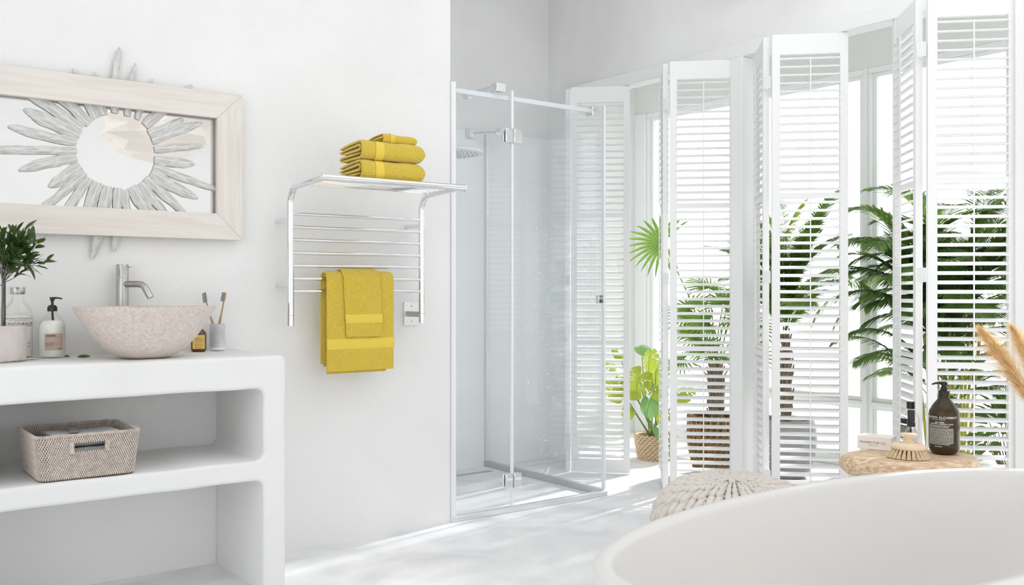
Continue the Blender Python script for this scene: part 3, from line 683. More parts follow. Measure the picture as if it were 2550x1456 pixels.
for x, z in ((XA, 1.396), (XA, 1.128), (XB, 1.396)): MB().tube([(x, YP+.012, z), (x, 3.819, z)], .011, 14).build('wall_mount', M['chrome'], t)
sb = P('switch_box', M['chrome'], (XB-.02, XB+.058, 3.812, 3.8195, .942, 1.05), bevel=.002, par=t)
P('mount_block', M['steel'], (XB-.012, XB+.012, YP+.013, 3.812, .984, 1.008), par=t)
for z in (.96, 1.032): MB().tube([(XB+.02, 3.8125, z), (XB+.02, 3.8105, z)], .004, 10).build('screw', M['steel'], sb)

# hanging towels
def wav(x, z): return .0016*math.sin(x*38+z*6)+.0012*math.sin(x*83+2-z*9)
def sheet(x0, x1, path, th, nx=30, lean=0):
    n = len(path); vs = []; s = 2*n; fs = []; h = th/2
    for i in range(nx+1):
        q = i/nx; x = x0+(x1-x0)*q; ed = .35 if i in (0, nx) else (.85 if i in (1, nx-1) else 1)
        for sgn in (1, -1):
            for j, (y, z) in enumerate(path):
                a = Vector(path[max(0, j-1)]); b = Vector(path[min(n-1, j+1)]); tt = (b-a).normalized(); nn = Vector((-tt.y, tt.x))
                tp = .45 if j in (0, n-1) else 1
                dz = z-1.15; vs.append((x+lean*dz, y+nn.x*h*sgn*ed*tp+(wav(x, z) if y < YP else 0), z+nn.y*h*sgn*ed*tp))
    for i in range(nx):
        for j in range(n-1):
            a = i*s+j; fs.append((a, a+1, a+s+1, a+s)); b = i*s+n+j; fs.append((b, b+s, b+s+1, b+1))
        fs.append((i*s, i*s+s, i*s+s+n, i*s+n)); fs.append((i*s+n-1, i*s+2*n-1, (i+1)*s+2*n-1, (i+1)*s+n-1))
    for i, fl in ((0, 0), (nx, 1)):
        for j in range(n-1):
            q = (i*s+j, i*s+n+j, i*s+n+j+1, i*s+j+1); fs.append(q if not fl else q[::-1])
    return vs, fs
def over(zb, rr, zr=1.152, back=None, n=12):
    p = [(YP-rr, zb+(zr-zb)*k/n) for k in range(n)]+[(YP-rr*math.cos(PI*k/8), zr+rr*math.sin(PI*k/8)) for k in range(9)]
    back = back or zb+.03
    return p+[(YP+rr, zr+(back-zr)*k/n) for k in range(1, n+1)]
t = thing('bath_towel', 'large yellow terry bath towel draped over the lower rods of the warmer', 'towel', (0, 0, 0))
MB().add(*sheet(1.789, 2.108, over(.762, .0285), .012)).build('outer_layer', M['towel'], t, sharp=60)
MB().add(*sheet(1.794, 2.078, over(.752, .0155), .010)).build('inner_layer', M['towel'], t, sharp=60)
def band(x0, x1, z0, z1, rr, lean=0): return MB().add(*sheet(x0, x1, [(YP-rr, z0), (YP-rr, z0+.003), (YP-rr, (z0+z1)/2), (YP-rr, z1-.003), (YP-rr, z1)], .0045, lean=lean))
band(1.7875, 2.1095, .855, .899, .0335).build('woven_band', M['band'], t, sharp=60)
t = thing('hand_towel', 'small yellow terry towel hanging over the larger yellow towel', 'towel', (0, 0, 0))
MB().add(*sheet(1.862, 2.036, over(.906, .041, back=.95), .009, lean=-.05)).build('cloth', M['towel'], t, sharp=60)
band(1.861, 2.037, .964, 1.002, .0455, -.05).build('woven_band', M['band'], t, sharp=60)
# stacked towels
for (x, y, z, L_, D, Hh, lab, nm) in ((1.815, 3.395, 1.5485, .300, .20, .080, 'large folded yellow towel at the bottom of the stack on the rack', 'folded_towel'),
        (1.815, 3.395, 1.630, .300, .20, .076, 'large folded yellow towel in the middle of the stack on the rack', 'folded_towel'),
        (1.935, 3.44, 1.706, .165, .13, .040, 'small folded yellow washcloth on top of the towel stack', 'folded_washcloth')):
    t = thing(nm, lab, 'towel', (x, y, z), 0, 'folded yellow towels on the rack')
    th = Hh*.145; folded(MB(), L_, D, Hh, th).build('cloth', M['towel'], t, sharp=50)
    # smooth woven band round the fold
    f = L_*.20; g_ = L_*.33; vs = []; R1 = Hh/2*.75; prof = [(D*.55, Hh+.0008)]
    for k in range(7): a = PI/2+k/6*PI/2; prof.append((R1+math.cos(a)*(R1+.0012), Hh-R1+math.sin(a)*(R1+.0012)))
    for k in range(7): a = PI+k/6*PI/2; prof.append((R1+math.cos(a)*(R1+.0012), R1+math.sin(a)*(R1+.0012)))
    for i in range(5):
        xx = f+(g_-f)*i/4; wv = .0015*math.sin(xx*31+1)+.001*math.sin(xx*67)
        vs += [(xx, a, b+(wv if b > Hh*.5 else 0)-.016*(Hh/.08)*max(0, a/D)**1.6*max(0, b/Hh)**.7+(.0006 if a > D*.3 else 0)) for a, b in prof]
    n = len(prof); MB().add(vs, [(i*n+j, i*n+j+1, (i+1)*n+j+1, (i+1)*n+j) for i in range(4) for j in range(n-1)]).build('woven_band', M['band'], t, sharp=60)

# ------------------------------------------------------------------ bathtub
t = thing('bathtub', 'white freestanding oval bathtub with thin rim in the foreground', 'bathtub', (2.045, 1.20, 0))
TA, TB, TH = .885, .400, .58
def ov(a, b, z, n=96, e=2.15):
    out = []
    for k in range(n):
        q = 2*PI*k/n; c, s = math.cos(q), math.sin(q)
        out.append((a*math.copysign(abs(c)**(2/e), c), b*math.copysign(abs(s)**(2/e), s), z))
    return out
ringsO = [(.70, .30, 0), (.72, .315, .01), (.76, .335, .12), (.82, .365, .32), (.865, .39, .48), (TA, TB, TH-.012), (TA-.001, TB-.001, TH-.003), (TA-.005, TB-.005, TH)]
ringsI = [(TA-.032, TB-.032, TH), (TA-.036, TB-.036, TH-.004), (TA-.038, TB-.038, TH-.015), (.83, .345, .46), (.79, .32, .32), (.73, .285, .2), (.66, .24, .13), (.4, .14, .105), (.02, .01, .10)]
vs = []; rg = ringsO+ringsI
for a, b, z in rg: vs += ov(a, b, z)
n = 96; fs = [(i*n+k, i*n+(k+1) % n, (i+1)*n+(k+1) % n, (i+1)*n+k) for i in range(len(rg)-1) for k in range(n)]+[tuple(range(n-1, -1, -1)), tuple(range((len(rg)-1)*n, len(rg)*n))]
MB().add(vs, fs).build('shell', M['tub'], t, sharp=50)
MB().lathe([(0, .101), (.03, .102), (.032, .107), (0, .11)], 24).build('drain_plug', M['chrome'], t)

# ------------------------------------------------------------------ knitted pouf
t = thing('knitted_pouf', 'round oatmeal chunky knitted pouf on the floor behind the tub', 'pouf', (2.99, 2.51, 0))
PR, PHt = .305, .365
def pp(a):   # meridian: a from -1 (floor edge) to 1 (crown)
    if a <= 0: q = a*math.radians(62)
    else: q = a*PI/2
    c = max(0, math.cos(q)); s = math.sin(q)
    return PR*(c**.62), (PHt*.46+PHt*(.52 if a > 0 else .50)*math.copysign(abs(s)**.95, s)*(1 if a > 0 else 1))
prof = [pp(-1+2*k/30) for k in range(31)]; prof = [(max(0, r-.012), max(.006, z-(0 if z < .2 else .010))) for r, z in prof]
MB().lathe([(0, .004)]+prof[:-1]+[(0, prof[-1][1])], 48).build('cushion', M['knit'], t)
kn = MB(); NCOL = 23; NROW = 17
def surf(a, ph, off=0):
    r, z = pp(a); r2, z2 = pp(min(1, a+.01)); r1, z1 = pp(a-.01) if a > -.99 else (r, z); tn = Vector((r2-r1, z2-z1)); tn.normalize() if tn.length > 0 else None
    nn = Vector((-(-tn.y), -tn.x)); nn = Vector((tn.y, -tn.x))
    return Vector(((r+nn.x*off)*math.cos(ph), (r+nn.x*off)*math.sin(ph), z+nn.y*off))
arc_a = [-.95]
while arc_a[-1] < .95:
    a = arc_a[-1]; st = .004; r0, z0 = pp(a); l = 0; r_, z_ = r0, z0; goal = max(.022, .052*min(1, pp(a)[0]/PR*1.35))
    while l < goal and a < .985:
        a += st; r1, z1 = pp(a); l += math.hypot(r1-r_, z1-z_); r_, z_ = r1, z1
    arc_a.append(a)
    if a >= .98: break
for i in range(len(arc_a)-1):
    a0, a1 = arc_a[i], arc_a[i+1]; r = pp((a0+a1)/2)[0]; cw = 2*PI/NCOL; rad = max(.0035, min(.0175, r*cw*.215))
    for c in range(NCOL):
        ph = c*cw
        if r < .09 and c % 2: continue
        j = lambda: R.uniform(-.03, .03)*cw
        ha = (a1-a0)*.5*(c % 2) if a1 < .86 else 0
        for sg in (-1, 1):
            kn.capsule(surf(a0+ha, ph+sg*cw*(.19 if r > .15 else .22)+j(), .008*min(1, r/.2)), surf(a1+ha+(a1-a0)*.12 if a1 < .9 else a1, ph+sg*cw*.26+j(), -.005*min(1, r/.2)), rad*(1.9 if r < .09 else 1), 7)
        if r > .1:   # recessed crossing strands between the columns
            for q in (.25, .75):
                aa = a0+(a1-a0)*q; kn.capsule(surf(aa, ph+cw*.30, -.008), surf(aa, ph+cw*.70, -.008), rad*.62, 5)
for c in range(11):
    q = c/11*2*PI; kn.capsule((.006*math.cos(q), .006*math.sin(q), pp(1)[1]-.004), (.052*math.cos(q+.2), .052*math.sin(q+.2), pp(.93)[1]+.002), .010, 6)
stuff(kn.build('knit_stitches', M['knit'], t, sharp=80))

# ------------------------------------------------------------------ live edge side table
t = thing('side_table', 'low side table with thick live edge wooden slab behind the tub', 'side table', (3.135, 1.845, 0), math.radians(-37))
vs = []; n = 72; TT = .525; rows = [(.30, -.078), (.72, -.074), (.90, -.062), (.975, -.045), (1.0, -.028), (.985, -.012), (.95, -.003), (.90, 0), (.6, 0.0), (.25, 0), (.01, 0)]
for rs, z in rows:
    for k in range(n):
        q = 2*PI*k/n; rad = 1+.05*noise.noise((math.cos(q)*1.3, math.sin(q)*1.3, 2))+.02*noise.noise((math.cos(q)*4, math.sin(q)*4, z*30))
        vs.append((.242*rs*rad*math.cos(q), .155*rs*rad*math.sin(q)*(1+.08*math.cos(q)), TT+z+(.004*noise.noise((math.cos(q)*3, math.sin(q)*3, z*20)) if z < -.004 else 0)))
fs = [(i*n+k, i*n+(k+1) % n, (i+1)*n+(k+1) % n, (i+1)*n+k) for i in range(len(rows)-1) for k in range(n)]+[tuple(range(n-1, -1, -1)), tuple(range((len(rows)-1)*n, len(rows)*n))]
MB().add(vs, fs).build('slab', M['slab'], t, sharp=60)
for a in (.6, 2.3, 3.9, 5.5): MB().tube([(.11*math.cos(a), .07*math.sin(a), .46), (.15*math.cos(a), .09*math.sin(a), 0)], [.02, .015], 12).build('leg', M['slab'], t)
TZ = TT+.001
f_ = 2383.
def onz(px, py, z):   # floor-plan spot seen at a pixel, used once to read positions on the slab
    d = f_*(1.1-z)/(py-725); r = (px-1275)/f_*d; return d*.6018+r*.7986, d*.7986-r*.6018
# soap carton
x, y = onz(2184, 1117, TT); t = thing('soap_carton', 'pink and white soap carton lying on the wooden slab', 'box', (x, y, TZ), -math.atan2(x, y)-.28)
MB().box(-.060, .060, -.036, .036, 0, .048).build('carton', M['card'], t, bevel=.001)
lettering(t, [txt('PROSPECTOR CO.', .0105, -.004, .022, space=1.12), txt('MADE IN USA', .0045, -.004, .014, space=1.2)], M['ink'], y=-.0365)
q = MB().add(*txt('PROSPECTOR CO.', .009, 0, 0, space=1.1)); q.v = [(a, c-.004, .0484) for a, b, c in q.v]; q.build('top_print', M['gtowel'], t, 0)
# brown pump bottle
x, y = onz(2351, 1129, TT); rzb = -math.atan2(x, y)
t = thing('brown_pump_bottle', 'large dark brown pump bottle with white print on the wooden slab', 'bottle', (x, y, TZ), rzb)
MB().lathe([(0, 0), (.036, 0), (.044, .006), (.0505, .020), (.0515, .032), (.0515, .138), (.049, .152), (.038, .172), (.022, .192), (.0175, .199), (.0175, .206), (0, .206)], 56).build('body', M['brown'], t, sharp=60)
MB().lathe([(0, .206), (.0195, .206), (.0195, .222), (.0175, .223), (.0125, .225), (.0125, .234), (.009, .235), (.009, .2415), (.012, .242), (.012, .2505), (0, .251)], 32).build('pump', M['black'], t)
MB().tube([(.008, 0, .2485), (-.012, 0, .249), (-.028, -.004, .2475), (-.040, -.007, .2435)], [.006, .005, .0036, .0024], 8).build('nozzle', M['black'], t)
lines = [txt('GROWN ALCHEMIST', .0106, 0, .128, bold=.00018, space=1.2), txt('ORGANIC BEAUTY', .005, -.008, .1225, space=1.2), txt('BODY CREAM', .0052, -.004, .113, bold=.0002), txt('MANDARIN, ROSEMARY & SAGE', .0052, .002, .107, bold=.0002, space=1.1)]
for k in range(2): lines += fine_text(-.045, .032-.006*k, .1015-.004*k, .0018, 40+k)
for k in range(13): lines += fine_text(-.047, .044, .092-k*.0042, .0018, 50+k)
lines += fine_text(-.047, .030, .037, .0018, 80)+fine_text(-.02, .006, .029, .0022, 81)
lettering(t, lines, M['wink'], Rr=.0519, ang=-.22)
# clear bottles
x, y = onz(2268, 1118, TT)
t = thing('clear_bottle', 'clear bottle with short black cap and black label, at the back of the slab', 'bottle', (x, y, TZ), -math.atan2(x, y))
MB().lathe([(0, 0), (.026, 0), (.031, .006), (.031, .098), (.029, .108), (.018, .124), (.0125, .130), (.0125, .140)], 36, mx=Matrix.Diagonal((1.12, 1, 1.12, 1))).build('glass_body', M['bglass'], t)
MB().lathe([(0, .147), (.0145, .147), (.0145, .171), (.0135, .172), (0, .172)], 24).build('cap', M['black'], t)
lb = MB(); vs = []
for z0, z1 in ((.094, .112), (.04, .088)):
    b = len(vs)
    for k in range(19):
        a = -1.4+1.5*k/18
        for z in (z0, z1): vs.append((.0352*math.sin(a), -.0314*math.cos(a), z))
    lb.f += [(b+2*k, b+2*k+2, b+2*k+3, b+2*k+1) for k in range(18)]
lb.v = vs; lb.build('label_paper', M['black'], t, 60)
ln = []
for k in range(8): ln += fine_text(-.04, -.004, .082-k*.005, .002, 90+k)
lettering(t, ln, M['wink'], Rr=.0355)
x, y = onz(2269, 1132, TT)
t = thing('dropper_bottle', 'slim clear bottle with tall black cap behind the brush', 'bottle', (x, y, TZ), -math.atan2(x, y))
MB().lathe([(0, 0), (.018, 0), (.022, .004), (.022, .074), (.018, .087), (.0105, .095), (.0105, .099)], 32).build('glass_body', M['bglass'], t)
MB().lathe([(0, .099), (.0135, .099), (.0135, .115), (.0118, .116), (.0118, .154), (.0108, .156), (0, .156)], 24).build('cap', M['black'], t)
lettering(t, [txt('OIL', .008, .008, .052)]+bars([(-.012, .02, .046, .0012)]), M['ink'], Rr=.0224)
# dry brush
x, y = onz(2262, 1141, TT); t = thing('body_brush', 'round pale wood body brush with knob handle, bristles down on the slab', 'brush', (x, y-.0, TZ), -math.atan2(x, y)-.1)
MB().lathe([(0, .030), (.050, .030), (.056, .034), (.057, .042), (.052, .049), (.036, .053), (.014, .054), (.0125, .060), (.016, .068), (.027, .076), (.029, .082), (.025, .086), (0, .087)], 48, sx=1, sy=.72).build('handle', M['pale_wood'], t, sharp=60)
for k in range(24):
    a = 2*PI*k/24+.1; c_, s_ = math.cos(a), math.sin(a)
    mb = MB()
    for j in range(9):
        b = 2*PI*j/8; o_ = .0 if j == 8 else 1
        tx, ty = math.cos(b)*.0052*o_, math.sin(b)*.0052*o_
        mb.tube([(c_*.048+tx*.35, s_*.048*.72+ty*.35, .031), (c_*.066+tx, s_*.066*.72+ty, .001)], [.0016, .0026], 5)
    mb.build('bristle_tuft', M['bristle'], t, 60)

# ------------------------------------------------------------------ plants in the sunroom
R.seed(5)
def frond(L_, e0, droop, nl, ll, w, m, name='frond', stem=.12, sw=.0035, flop=.5, vee=.9):
    """pinnate frond, rachis leaves the origin along +X and arches over"""
    mb = MB(); pts = [Vector((0, 0, 0))]; N_ = 16; tg = []
    for i in range(N_):
        q = i/N_; e = e0-droop*q*q-.15*q; tv = Vector((math.cos(e), 0, math.sin(e))); tg.append(tv); pts.append(pts[-1]+tv*L_/N_)
    tg.append(tg[-1]); mb.tube(pts, [sw*(1-.8*i/N_) for i in range(N_+1)], 4)
    for i in range(nl):
        q = stem+(1-stem)*i/(nl-1); s = q*N_; k = min(N_-1, int(s)); p = pts[k].lerp(pts[k+1], s-k); tv = tg[k]
        up = Vector((-tv.z, 0, tv.x)); l = ll*(math.sin(PI*min(1, .18+.80*(q-stem)/(1-stem)))**.6)*R.uniform(.85, 1.1)
        for sg in (-1, 1):
            d = (tv*(vee+.5*q)+Vector((0, sg, 0))*1.0+up*.25).normalized(); side = d.cross(Vector((0, 0, 1))).normalized()
            side = (side+up*R.uniform(-.3, .3)).normalized()
            c0 = p; vs = []; 
            for j, (t_, ww) in enumerate(((0, .35), (.3, 1), (.65, .8), (1, 0))):
                c = c0+d*l*t_+Vector((0, 0, -flop*l*t_*t_))
                vs += [c-side*w*ww, c+side*w*ww] if ww else [c]
            mb.add(vs, [(0, 1, 3, 2), (2, 3, 5, 4), (4, 5, 6)])
    me = mb.mesh(name, 80); me.materials.append(m); return me
def fan(Rr, m, n=20, spread=250, w=.0088, name='fan_leaf'):
    mb = MB()
    for i in range(n):
        a = math.radians(-spread/2+spread*i/(n-1)); l = Rr*(1-.18*abs(i/(n-1)-.5)*2)*R.uniform(.93, 1.04); d = Vector((math.cos(a), math.sin(a), 0)); sd = Vector((-d.y, d.x, 0))
        vs = []; z = 0
        for t_, ww in ((.03, .18), (.35, 1.0), (.6, .85), (.85, .45), (1, 0)):
            c = d*l*t_; dz = -.22*l*t_**3
            if ww: vs += [c-sd*w*ww+Vector((0, 0, dz+.004*t_)), c+Vector((0, 0, dz-.003)), c+sd*w*ww+Vector((0, 0, dz+.004*t_))]
            else: vs += [c+Vector((0, 0, dz))]
        mb.add(vs, [(0, 1, 4, 3), (1, 2, 5, 4), (3, 4, 7, 6), (4, 5, 8, 7), (6, 7, 10, 9), (7, 8, 11, 10), (9, 10, 12), (10, 11, 12)])
    me = mb.mesh(name, 80); me.materials.append(m); return me
def woven_pot(t, r0, r1, h, m, nrow, ncol, rad, bulge=0, inner=M['soil']):
    mb = MB()
    for i in range(nrow):
        z = rad+(h-2*rad)*i/(nrow-1); q = i/(nrow-1); rr = r0+(r1-r0)*q+bulge*math.sin(PI*q)
        for k in range(ncol):
            a = 2*PI*(k+.5*(i % 2))/ncol; b = a+2*PI/ncol*.72
            mb.capsule((rr*math.cos(a), rr*math.sin(a), z-rad*.5), (rr*math.cos(b), rr*math.sin(b), z+rad*.5), rad, 5)
    stuff(mb.build('weave', m, t, sharp=80))
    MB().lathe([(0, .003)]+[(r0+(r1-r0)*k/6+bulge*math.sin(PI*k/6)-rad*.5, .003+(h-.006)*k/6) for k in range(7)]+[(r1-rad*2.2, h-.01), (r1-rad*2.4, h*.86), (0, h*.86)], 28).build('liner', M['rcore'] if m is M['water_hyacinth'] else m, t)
    MB().lathe([(0, h*.87), (r1-rad*2.5, h*.87), (0, h*.875)], 20).build('soil', inner, t)

# monstera
t = thing('monstera_plant', 'lime green monstera in a cream rope basket behind the shower', 'plant', (4.545, 4.46, 0))
woven_pot(t, .115, .14, .165, M['seagrass'], 11, 26, .0082)
def monstera(Rr, cuts, m):
    n = 72; edge = []; zf = lambda r, b: -.3*r*r/Rr+.012*Rr*math.cos(6*b)*(r/Rr)
    for k in range(n):
        a = 2*PI*k/n; b = abs(((a+PI) % (2*PI))-PI)   # angle from the tip (+X)
        r = Rr*(.80+.20*math.cos(b)+.10*math.cos(2*b)) if b < 2.75 else Rr*(.70-.70*(b-2.75)/.50)
        r = max(.05*Rr, r)
        if cuts and .40 < b < 1.95 and (b-.40)/1.55*cuts % 1 > .80: r *= .58
        if b < .10: r *= 1.10
        edge.append((a, b, r))
    vs = [(0, 0, 0)]
    for q in (.22, .50, 1.0):
        for a, b, r in edge:
            full = Rr*(.80+.20*math.cos(b)); rr = r*q if q == 1 else min(r*.93, full*q); vs.append((rr*math.cos(a), rr*math.sin(a), zf(rr, b)))
    fs = []
    for k in range(n):
        k2 = (k+1) % n; b = edge[k][1]; fs.append((0, 1+k, 1+k2))
        if not (cuts and any(c < b < c+.17 for c in (.62, 1.12, 1.62))): fs.append((1+k, 1+n+k, 1+n+k2, 1+k2))
        fs.append((1+n+k, 1+2*n+k, 1+2*n+k2, 1+n+k2))
    me = MB().add(vs, fs).mesh('leaf', 80); me.materials.append(m); return me
base = Vector((0, 0, .14)); MONS = [monstera(.108, 4, M['leaf_lime']), monstera(.075, 0, M['leaf_grey']), monstera(.058, 0, M['leaf_lime'])]
spots = [((4.386, 4.458, .541), 0, 1.25, .1), ((4.45, 4.42, .68), 0, .8, 0), ((4.427, 4.40, .385), 1, 1.15, .2), ((4.458, 4.36, .215), 1, .75, .3), ((4.50, 4.40, .476), 0, .8, .5), ((4.30, 4.60, .62), 0, .9, 0), ((4.26, 4.55, .50), 0, 1.0, .2), ((4.35, 4.62, .70), 2, 1.0, 0), ((4.33, 4.50, .33), 2, 1.0, .1), ((4.62, 4.52, .60), 0, 1.0, 0), ((4.70, 4.35, .45), 0, 1.0, 0), ((4.60, 4.65, .72), 1, 1.0, 0), ((4.52, 4.36, .30), 2, 1.1, 0)]
st = MB()
for (px_, py_, pz_), kind, sc, rl in spots:
    p = Vector((px_-4.545, py_-4.46, pz_)); tocam = Vector((-.65, -.76, .3)).normalized()
    zax = (tocam*.9+Vector((R.gauss(0, .3), R.gauss(0, .3), .35+R.gauss(0, .2)))).normalized(); xax = Vector((R.gauss(0, .5), R.gauss(0, .4), -1)); xax = (xax-zax*xax.dot(zax)).normalized(); yax = zax.cross(xax)
    mx = Matrix(((xax.x, yax.x, zax.x, p.x), (xax.y, yax.y, zax.y, p.y), (xax.z, yax.z, zax.z, p.z), (0, 0, 0, 1))) @ Matrix.Scale(sc, 4)
    place(MONS[kind], 'leaf', t, mx)
    b0 = base+Vector((R.uniform(-.03, .03), R.uniform(-.03, .03), 0)); st.tube([b0, b0.lerp(p, .5)+Vector((p.x*.1, p.y*.1, .06)), p], [.005, .004, .0025], 6)
st.build('stems', M['stem'], t)

# fan palm in brown basket
t = thing('fan_palm', 'fan palm with radiating leaves in a brown woven basket', 'plant', (4.46, 3.87, 0))
woven_pot(t, .125, .165, .36, M['water_hyacinth'], 19, 30, .0088, .02)
for k in range(24):
    a = 2*PI*k/24; MB().tube([(.13*math.cos(a), .13*math.sin(a), .01), (.158*math.cos(a), .158*math.sin(a), .16), (.176*math.cos(a), .176*math.sin(a), .35)], .003, 5).build('basket_rib', M['seagrass'], t)
tr = MB(); tr.tube([(0, 0, .30), (.01, 0, .5), (0, .01, .66)], [.04, .045, .035], 10)
for k in range(70):
    a = R.uniform(0, 2*PI); z = R.uniform(.33, .64); tr.capsule((.036*math.cos(a), .036*math.sin(a), z), (.055*math.cos(a), .055*math.sin(a), z+.05), .006, 4)
tr.build('trunk', M['bark'], t)
FANS = [fan(.20, M['leaf_mid']), fan(.17, M['leaf_mid'], 20, 220), fan(.23, M['leaf_mid'], 24, 270)]
stm = MB()
for k, (hx, hy, hz, sc) in enumerate([(-.24, .21, 1.40, 1.3), (.15, -.08, 1.40, .9), (-.10, .11, .99, 1.0), (.05, -.01, 1.02, 1.0), (-.06, .07, .84, 1), (-.14, .14, .69, .8), (.03, .01, .70, .85), (-.03, .05, .75, .9), (.16, -.12, .90, 1), (.12, .16, 1.12, 1), (-.18, -.10, .92, .9), (.10, -.18, .72, .8), (-.02, -.14, .95, .9), (.0, .2, .85, .9)]):
    p = Vector((hx, hy, hz)); out = Vector((hx, hy, .12)).normalized(); tocam = Vector((-.65, -.76, .25)).normalized()
    zax = (tocam*.75+Vector((0, 0, .5 if k else .1))+out*.25+Vector((R.gauss(0, .25), R.gauss(0, .25), R.gauss(0, .2)))*(1 if k else 0)).normalized(); xax = (out*.8+Vector((-.25 if hx < 0 else .2, 0, .25 if hz < 1.2 else 0))); xax = (xax-zax*xax.dot(zax)).normalized(); yax = zax.cross(xax)
    mx = Matrix(((xax.x, yax.x, zax.x, p.x), (xax.y, yax.y, zax.y, p.y), (xax.z, yax.z, zax.z, p.z), (0, 0, 0, 1))) @ Matrix.Scale(sc, 4)
    place(FANS[k % 3], 'fan_leaf', t, mx); b0 = Vector((R.uniform(-.02, .02), R.uniform(-.02, .02), .62 if hz > .72 else .5))
    stm.tube([b0, b0.lerp(p, .5)+Vector((0, 0, .05)), p], [.005, .004, .003], 6)
stm.build('petioles', M['stem'], t)

# pinnate palm in grey planter
t = thing('feather_palm', 'tall green feather palm in a round grey planter', 'plant', (4.72, 3.56, 0))
MB().lathe([(0, 0), (.10, 0), (.13, .02), (.165, .12), (.178, .22), (.172, .30), (.160, .345), (.152, .345), (.15, .32), (0, .32)], 40).build('planter', M['greypot'], t, sharp=60)
MB().lathe([(0, .325), (.149, .325), (0, .33)], 24).build('soil', M['soil'], t)
tr = MB(); tr.tube([(0, 0, .3), (.005, 0, .6), (0, 0, .85)], [.03, .032, .022], 10)
for k in range(90):
    a = R.uniform(0, 2*PI); z = R.uniform(.35, .82); tr.capsule((.026*math.cos(a), .026*math.sin(a), z), (.045*math.cos(a), .045*math.sin(a), z+.07), .005, 4)
tr.build('trunk', M['bark'], t)
FR = [frond(.66, 1.38, .9, 40, .20, .0085, M['leaf_mid'], flop=.45), frond(.55, 1.05, 1.1, 36, .19, .0085, M['leaf_mid'], flop=.5), frond(.80, 1.50, .45, 44, .20, .009, M['leaf_mid'], flop=.4)]
for k in range(40):
    a = k*2.399; kind = (2, 0, 1)[k % 3]; place(FR[kind], 'frond', t, Matrix.Translation((0, 0, .86+.06*(k % 4))) @ Matrix.Rotation(a, 4, 'Z') @ Matrix.Rotation(R.uniform(-.1, .55), 4, 'Y') @ Matrix.Scale(R.uniform(.65, 1.0), 4))
place(fan(.24, M['leaf_lime'], 26, 200, .012), 'fan_leaf', t, Matrix.Translation((0, 0, 1.45)) @ Matrix.Rotation(-.9, 4, 'Z') @ Matrix.Rotation(-1.2, 4, 'Y'))
MB().tube([(0, 0, .8), (0, 0, 1.45)], .005, 6).build('petiole', M['stem'], t)

# big dark palm with yellow canes
t = thing('bushy_palm', 'large dark green arching palm with yellow green canes by the window', 'plant', (4.80, 2.60, 0))
MB().lathe([(0, 0), (.13, 0), (.17, .03), (.19, .24), (.18, .25), (.17, .24), (.165, .22), (0, .22)], 36).build('planter', M['white'], t)
MB().lathe([(0, .225), (.165, .225), (0, .23)], 20).build('soil', M['soil'], t)
cn = []
for k in range(16):
    a = k*2.399; r = .10*math.sqrt((k+1)/16); b0 = Vector((r*math.cos(a), r*math.sin(a), .2)); b1 = Vector((b0.x*1.9, b0.y*1.9, R.uniform(.85, 1.12)))
    MB().tube([b0, b0.lerp(b1, .5), b1], [.009, .008, .006], 8).build('cane', M['cane'], t); cn.append(b1)
FD = [frond(.74, 1.3, 1.5, 46, .26, .0075, M['leaf_palm_dark'], flop=.35, vee=1.2), frond(.64, .95, 1.4, 44, .24, .0075, M['leaf_palm_dark'], flop=.5, vee=1.2), frond(.55, .5, 1.0, 38, .22, .0075, M['leaf_palm_dark'], flop=.5, vee=1.3)]
for k in range(84):
    b = cn[k % 16]; a = k*2.399+R.uniform(-.3, .3); z = b.z-R.uniform(0, .15)+.16*(k % 4)/2
    place(FD[k % 3], 'frond', t, Matrix.Translation((b.x, b.y, z)) @ Matrix.Rotation(a, 4, 'Z') @ Matrix.Scale(R.uniform(.75, 1.05), 4))
for k in range(34):
    b = cn[k % 16]; q = R.uniform(.55, .85); a = k*2.399
    place(FD[1+k % 2], 'frond', t, Matrix.Translation((b.x*.8, b.y*.8, b.z*q)) @ Matrix.Rotation(a, 4, 'Z') @ Matrix.Scale(R.uniform(.6, .85), 4))
thin = frond(.95, 1.0, 2.3, 46, .16, .0022, M['leaf_mid'], flop=.8)
for a, sc in ((2.35, .95), (2.0, .8)): place(thin, 'frond', t, Matrix.Translation((0, 0, .75)) @ Matrix.Rotation(a, 4, 'Z') @ Matrix.Scale(sc, 4))
# leafy shrub in tan basket
t = thing('leafy_shrub', 'low shrub with broad dark leaves in a tan woven basket', 'plant', (4.62, 2.20, 0))
woven_pot(t, .10, .135, .20, M['seagrass'], 12, 24, .009)
LB = leafmesh(.085, .022, 'leaf', M['leaf_palm_dark'], .3); sb_ = MB()
for k in range(110):
    a = R.uniform(0, 2*PI); e = R.uniform(-.1, 1.4); rr = R.uniform(.08, .2); d = Vector((math.cos(a)*math.cos(e), math.sin(a)*math.cos(e), math.sin(e))); p = Vector((0, 0, .38))+d*rr*Vector((1, 1, 1.4)).x
    place(LB, 'leaf', t, orient(p, (d+Vector((0, 0, -.4))).normalized(), R.uniform(-.6, .6)))
    if k % 4 == 0: sb_.tube([(0, 0, .17), p*.5+Vector((0, 0, .08)), p], [.004, .003, .002], 5)
sb_.build('stems', M['twig'], t)

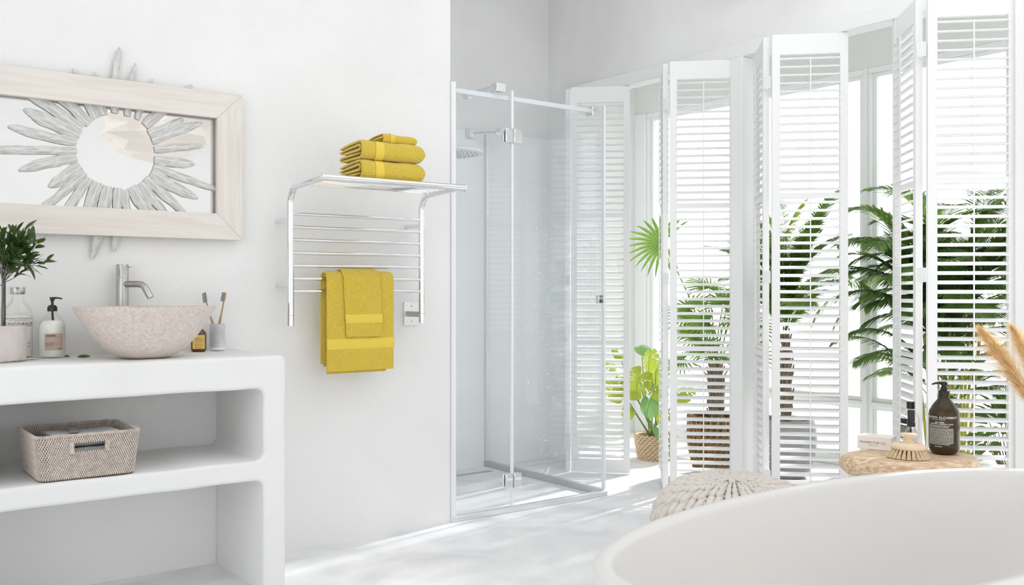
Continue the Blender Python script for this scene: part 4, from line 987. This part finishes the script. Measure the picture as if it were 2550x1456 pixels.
# ------------------------------------------------------------------ pampas
t = thing('floor_vase', 'tall pale vase beside the tub holding dried pampas', 'vase', (3.27, 1.36, 0))
MB().lathe([(0, 0), (.07, 0), (.10, .05), (.11, .16), (.09, .28), (.045, .36), (.04, .40), (.05, .42), (.045, .42), (.034, .39), (0, .38)], 36).build('body', M['white'], t)
def plume(tip, base, label, seed, nn=2600, wid=.035):
    r = random.Random(seed); tip = Vector(tip); base = Vector(base); foot = Vector((3.27, 1.36, .385))
    t = thing('pampas_stem', label, 'dried grass', foot, 0, 'dried pampas stems')
    b = base-foot; e = tip-foot; pts = [Vector((0, 0, 0)), b*.5+Vector((0, 0, .03)), b, b.lerp(e, .5)+Vector((0, 0, .012)), e]
    MB().tube(pts, [.003, .003, .0025, .0015, .0006], 6).build('stalk', M['pampas'], t)
    mb = MB(); ax = (e-b).normalized()
    for k in range(nn):
        q = r.random(); p = b.lerp(e, q)+Vector((0, 0, .012*math.sin(PI*q))); rad = wid*(math.sin(PI*min(1, .18+.80*q))**1.2+.08)
        a = r.uniform(0, 2*PI); s = ax.orthogonal().normalized(); s.rotate(Matrix.Rotation(a, 3, ax)); l = r.uniform(.5, 1.2)*(rad*1.5+.022)
        d = (ax*r.uniform(.9, 2.0)+s*r.uniform(.1, 1.1)+Vector((0, 0, r.uniform(-.3, .1)))).normalized(); side = d.cross(s).normalized()*.00034; p0 = p+s*rad*r.uniform(0, .35)
        mid = p0+d*l*.6; en = p0+d*l+Vector((0, 0, -.006))
        mb.add([p0-side, p0+side, mid+side, mid-side, en], [(0, 1, 2, 3), (3, 2, 4)])
    stuff(mb.build('plume', M['pampas'], t, 0))
def D(px, py, d):
    r = (px-1275)/f_*d; return d*.6018+r*.7986, d*.7986-r*.6018, 1.1+(725-py)*d/f_
plume(D(2442, 822, 3.0), D(2575, 1010, 3.02), 'dried pampas plume leaning furthest left over the shutter', 1, 3200, .040)
plume(D(2520, 815, 3.1), D(2605, 1000, 3.1), 'dried pampas plume cut by the right edge of the picture', 2, 2400, .038)
